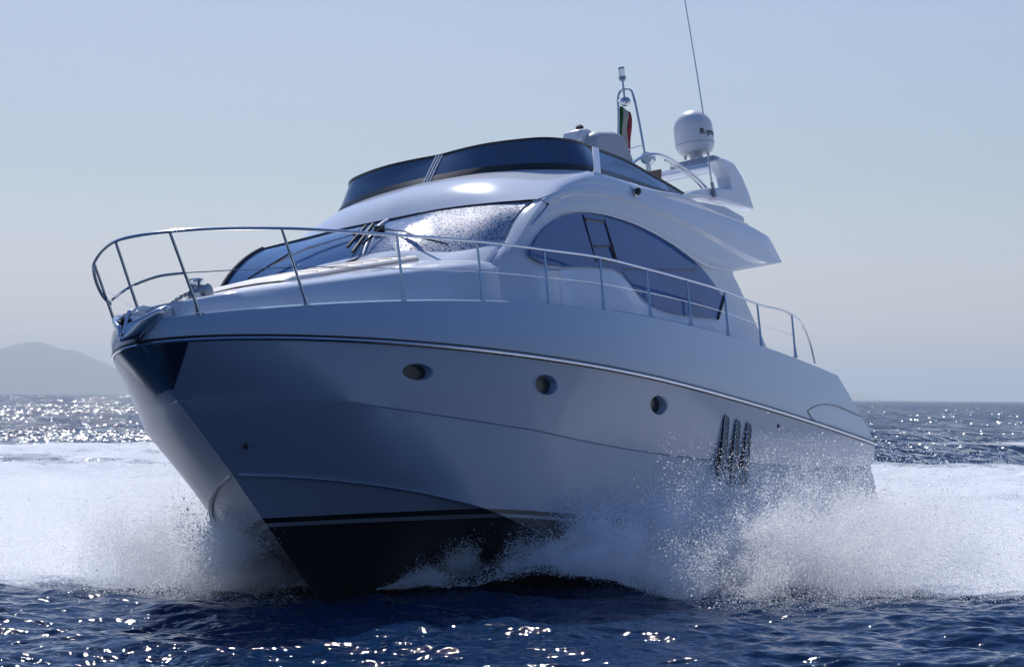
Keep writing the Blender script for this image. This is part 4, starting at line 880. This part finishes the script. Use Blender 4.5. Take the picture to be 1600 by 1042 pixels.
def drop_mat(name, alpha):
    m = bpy.data.materials.new(name); m.use_nodes = True; n, l = m.node_tree.nodes, m.node_tree.links
    n.remove(n['Principled BSDF'])
    d = n.new('ShaderNodeBsdfDiffuse'); d.inputs[0].default_value = (.97, .975, .98, 1)
    t = n.new('ShaderNodeBsdfTranslucent'); t.inputs[0].default_value = (.97, .975, .98, 1)
    a = n.new('ShaderNodeMixShader'); a.inputs[0].default_value = .62; l.new(d.outputs[0], a.inputs[1]); l.new(t.outputs[0], a.inputs[2])
    if alpha < 1:
        tr_ = n.new('ShaderNodeBsdfTransparent'); b = n.new('ShaderNodeMixShader'); b.inputs[0].default_value = alpha
        l.new(tr_.outputs[0], b.inputs[1]); l.new(a.outputs[0], b.inputs[2]); l.new(b.outputs[0], n['Material Output'].inputs[0])
    else: l.new(a.outputs[0], n['Material Output'].inputs[0])
    return m
M_drop = drop_mat('spray_droplets', 1.)
def to_world(a, b, z):
    return np.stack([OX+AX*a+BX*b, OY+AY*a+BY*b, z], 1)
def ropes(P, seed, lo, hi, k=1.):
    # torn sheets and ropes: keep droplets where a stretched noise field is high
    x, y, zz = P.T; w = .35*(fbm(x*1.3+seed, zz*1.6+y*.7, 3, seed)-.5)
    f = .55*fbm((x+w)*2.1*k, (zz*2.6+y*1.1)*k, 4, seed+3)+.45*fbm((y+w)*2.4*k+zz*1.7, (x*1.2-zz*2.2)*k, 4, seed+7)
    f = f+.10*(fbm(x*9, zz*9+y*5, 2, seed+13)-.5)
    p = np.clip((f-lo)/(hi-lo), 0, 1)**1.3
    return np.random.default_rng(seed).random(len(P)) < p
bw = lambda a: 1.9*(1-np.exp(-np.clip(a, 0, None)/3.2))
def jets(nj, per, a0, va, vb, vz, spread, tmax, side, rad, seed, tb=1.0):
    r = np.random.default_rng(seed); P = []; R = []
    s0 = a0(r, nj); VA, VB, VZ = va(r, nj, s0), vb(r, nj, s0), vz(r, nj, s0)
    for i in range(nj):
        m = per
        tland = (VZ[i]+math.sqrt(max(VZ[i], 0)**2+2*9.8*.25))/9.8
        tau = r.beta(1.3, 1.2, m)*min(tmax, tland*1.05)
        # velocity jitter grows the filament as it flies; clumps along it
        cl = r.normal(0, 1, (max(3, m//40), 3))[r.integers(0, max(3, m//40), m)]
        j = (r.normal(0, 1, (m, 3))*.35+cl*.65)*spread
        a = s0[i]+(VA[i]+j[:, 0])*tau; b = bw(np.array([s0[i]]))[0]+.05+(VB[i]+j[:, 1])*tau*(1-.12*tau); z = .10+(VZ[i]+j[:, 2])*tau-4.9*tau**2
        ok = (z > -.05)&(b > bw(a)*.95)
        P.append(to_world(a, b*side, z)[ok]); R.append(rad(r, ok.sum()))
    return np.vstack(P), np.concatenate(R)
fine = lambda r, n: np.clip(np.exp(r.normal(math.log(.0031), .42, n)), .0014, .012)
coarse = lambda r, n: np.clip(np.exp(r.normal(math.log(.0062), .5, n)), .003, .017)
def gate(P, R, *a, **k):
    q = ropes(P, *a, **k); return P[q], R[q]
# port side: sheet thrown out from the bow, curling over and landing to the right
hs_ = lambda s: np.interp(s, [.5, 2, 5, 8, 10.5], [.75, 1., 1., .74, .42])
P1, R1 = jets(1700, int(900*DENS), lambda r, n: r.uniform(.5, 10.5, n), lambda r, n, s: 2.4+r.normal(0, .9, n), lambda r, n, s: np.clip(r.normal(5.4, 1.6, n), .8, 9.5),
              lambda r, n, s: np.clip(r.normal(2.9, .95, n)*hs_(s), .5, 5.2), .5, 1.1, 1, fine, 11)
P1, R1 = gate(P1, R1, 31, .41, .56)
def lifted(P, R):     # the young sheet is airborne: nothing has landed yet under its forward part
    lift = np.interp(P[:, 0], [-1.7, -.8, .4, 1.2, 1.9, 2.3], [.05, .18, .32, .26, .04, -.1])+.22*(fbm(P[:, 0]*2.2, P[:, 1]*1.5, 3, 77)-.5)
    k = ~((P[:, 1] < 29.5)&(P[:, 2] < lift)); return P[k], R[k]
P1, R1 = lifted(P1, R1)
P1b, R1b = jets(230, 90, lambda r, n: r.uniform(3, 10, n), lambda r, n, s: 2.2+r.normal(0, 1., n), lambda r, n, s: np.clip(r.normal(5.8, 1.9, n), .6, 9.5),
              lambda r, n, s: np.clip(r.normal(3.5, .7, n)*hs_(s), 1.2, 4.9), .8, 1.3, 1, coarse, 12)
P1b, R1b = lifted(P1b, R1b)
# thin mist hanging against the hull side
P1c, R1c = jets(260, 420, lambda r, n: r.uniform(2.2, 7.5, n), lambda r, n, s: 2.0+r.normal(0, .8, n), lambda r, n, s: np.clip(r.normal(1.8, .8, n), .3, 4), lambda r, n, s: np.clip(r.normal(4.0, .7, n)*np.interp(s, [2, 4, 7.5], [.75, 1., .9]), 1, 5.4), .7, 1.2, 1, fine, 13)
P1c, R1c = gate(P1c, R1c, 37, .42, .62); P1, R1 = np.vstack([P1, P1c]), np.concatenate([R1, R1c])
point_cloud('bow_spray', np.vstack([P1, P1b]), np.concatenate([R1, R1b]), M_drop, 'white bow spray thrown out from the shaded port side of the yacht')
# starboard side: sheet thrown to the left of the stem
P2, R2 = jets(1500, int(900*DENS), lambda r, n: r.uniform(.3, 9, n), lambda r, n, s: .3+r.normal(0, 1.0, n), lambda r, n, s: np.clip(r.normal(6.0, 1.8, n), 1.0, 11),
              lambda r, n, s: np.clip(r.normal(2.8, .95, n), .5, 4.9), .55, 1.15, -1, fine, 21)
P2, R2 = gate(P2, R2, 41, .39, .54)
# dense billows standing close to the stem, their near sides in their own shade
P2c, R2c = jets(420, int(620*DENS), lambda r, n: r.uniform(-.1, 1.6, n), lambda r, n, s: -.5+r.normal(0, .6, n), lambda r, n, s: np.clip(r.normal(2.6, 1.1, n), .4, 5.5), lambda r, n, s: np.clip(r.normal(3.2, .9, n), .6, 5.0), .55, 1.1, -1, fine, 23)
P2c, R2c = gate(P2c, R2c, 43, .44, .53, k=.8); P2, R2 = np.vstack([P2, P2c]), np.concatenate([R2, R2c])
P2b, R2b = jets(150, 90, lambda r, n: r.uniform(.3, 6, n), lambda r, n, s: .1+r.normal(0, 1., n), lambda r, n, s: np.clip(r.normal(5.0, 2., n), .6, 10),
              lambda r, n, s: np.clip(r.normal(3.4, .7, n), 1.5, 4.8), .8, 1.3, -1, coarse, 22)
point_cloud('side_spray', np.vstack([P2, P2b]), np.concatenate([R2, R2b]), M_drop, 'sunlit white spray thrown up to the left of the stem')
# low churn over the wake behind and beside the boat
r = np.random.default_rng(5); n = int(420000*DENS)
xx = np.where(r.random(n) < .5, r.uniform(-13, -2.5, n), r.uniform(2.5, 14, n)); yy = r.uniform(27, 60, n)
zz = np.abs(r.normal(0, 1, n))*(.08+.46*fbm(xx/1.5, yy/1.5, 4, 40)**1.5)*np.interp(yy, [26, 29, 40, 60], [.35, 1., .9, .3])*(.45+1.1*fbm(xx/3.1+9, yy/4., 3, 71))
keep = fbm(xx/2.3, yy/2.3, 4, 50) > .38
la = (xx-OX)*AX+(yy-OY)*AY; lb = (xx-OX)*BX+(yy-OY)*BY
keep &= ~((la > -.5)&(la < 17)&(np.abs(lb) < 2.4))
point_cloud('wake_spray', np.stack([xx, yy, zz], 1)[keep], fine(r, n)[keep]*1.6, M_drop, 'low churned white water of the wake beside and behind the yacht')

# ------------------------------------------------------------ the hazy air
bm = bmesh.new(); bmesh.ops.create_cube(bm, size=1)
hm = bpy.data.meshes.new('haze'); bm.to_mesh(hm); bm.free(); hb = bpy.data.objects.new('haze', hm); COL.objects.link(hb)
hb.scale = (130000, 130000, 330); hb.location = (0, 0, 330/2-4)
m = bpy.data.materials.new('haze'); m.use_nodes = True; nn = m.node_tree.nodes; nn.remove(nn['Principled BSDF'])
v = nn.new('ShaderNodeVolumePrincipled'); v.inputs['Color'].default_value = HAZE_COLOR; v.inputs['Density'].default_value = HAZE; v.inputs['Anisotropy'].default_value = .3
m.node_tree.links.new(v.outputs[0], nn['Material Output'].inputs['Volume']); hm.materials.append(m); hb['kind'] = 'stuff'; hb['label'] = 'thin pale blue sea haze'
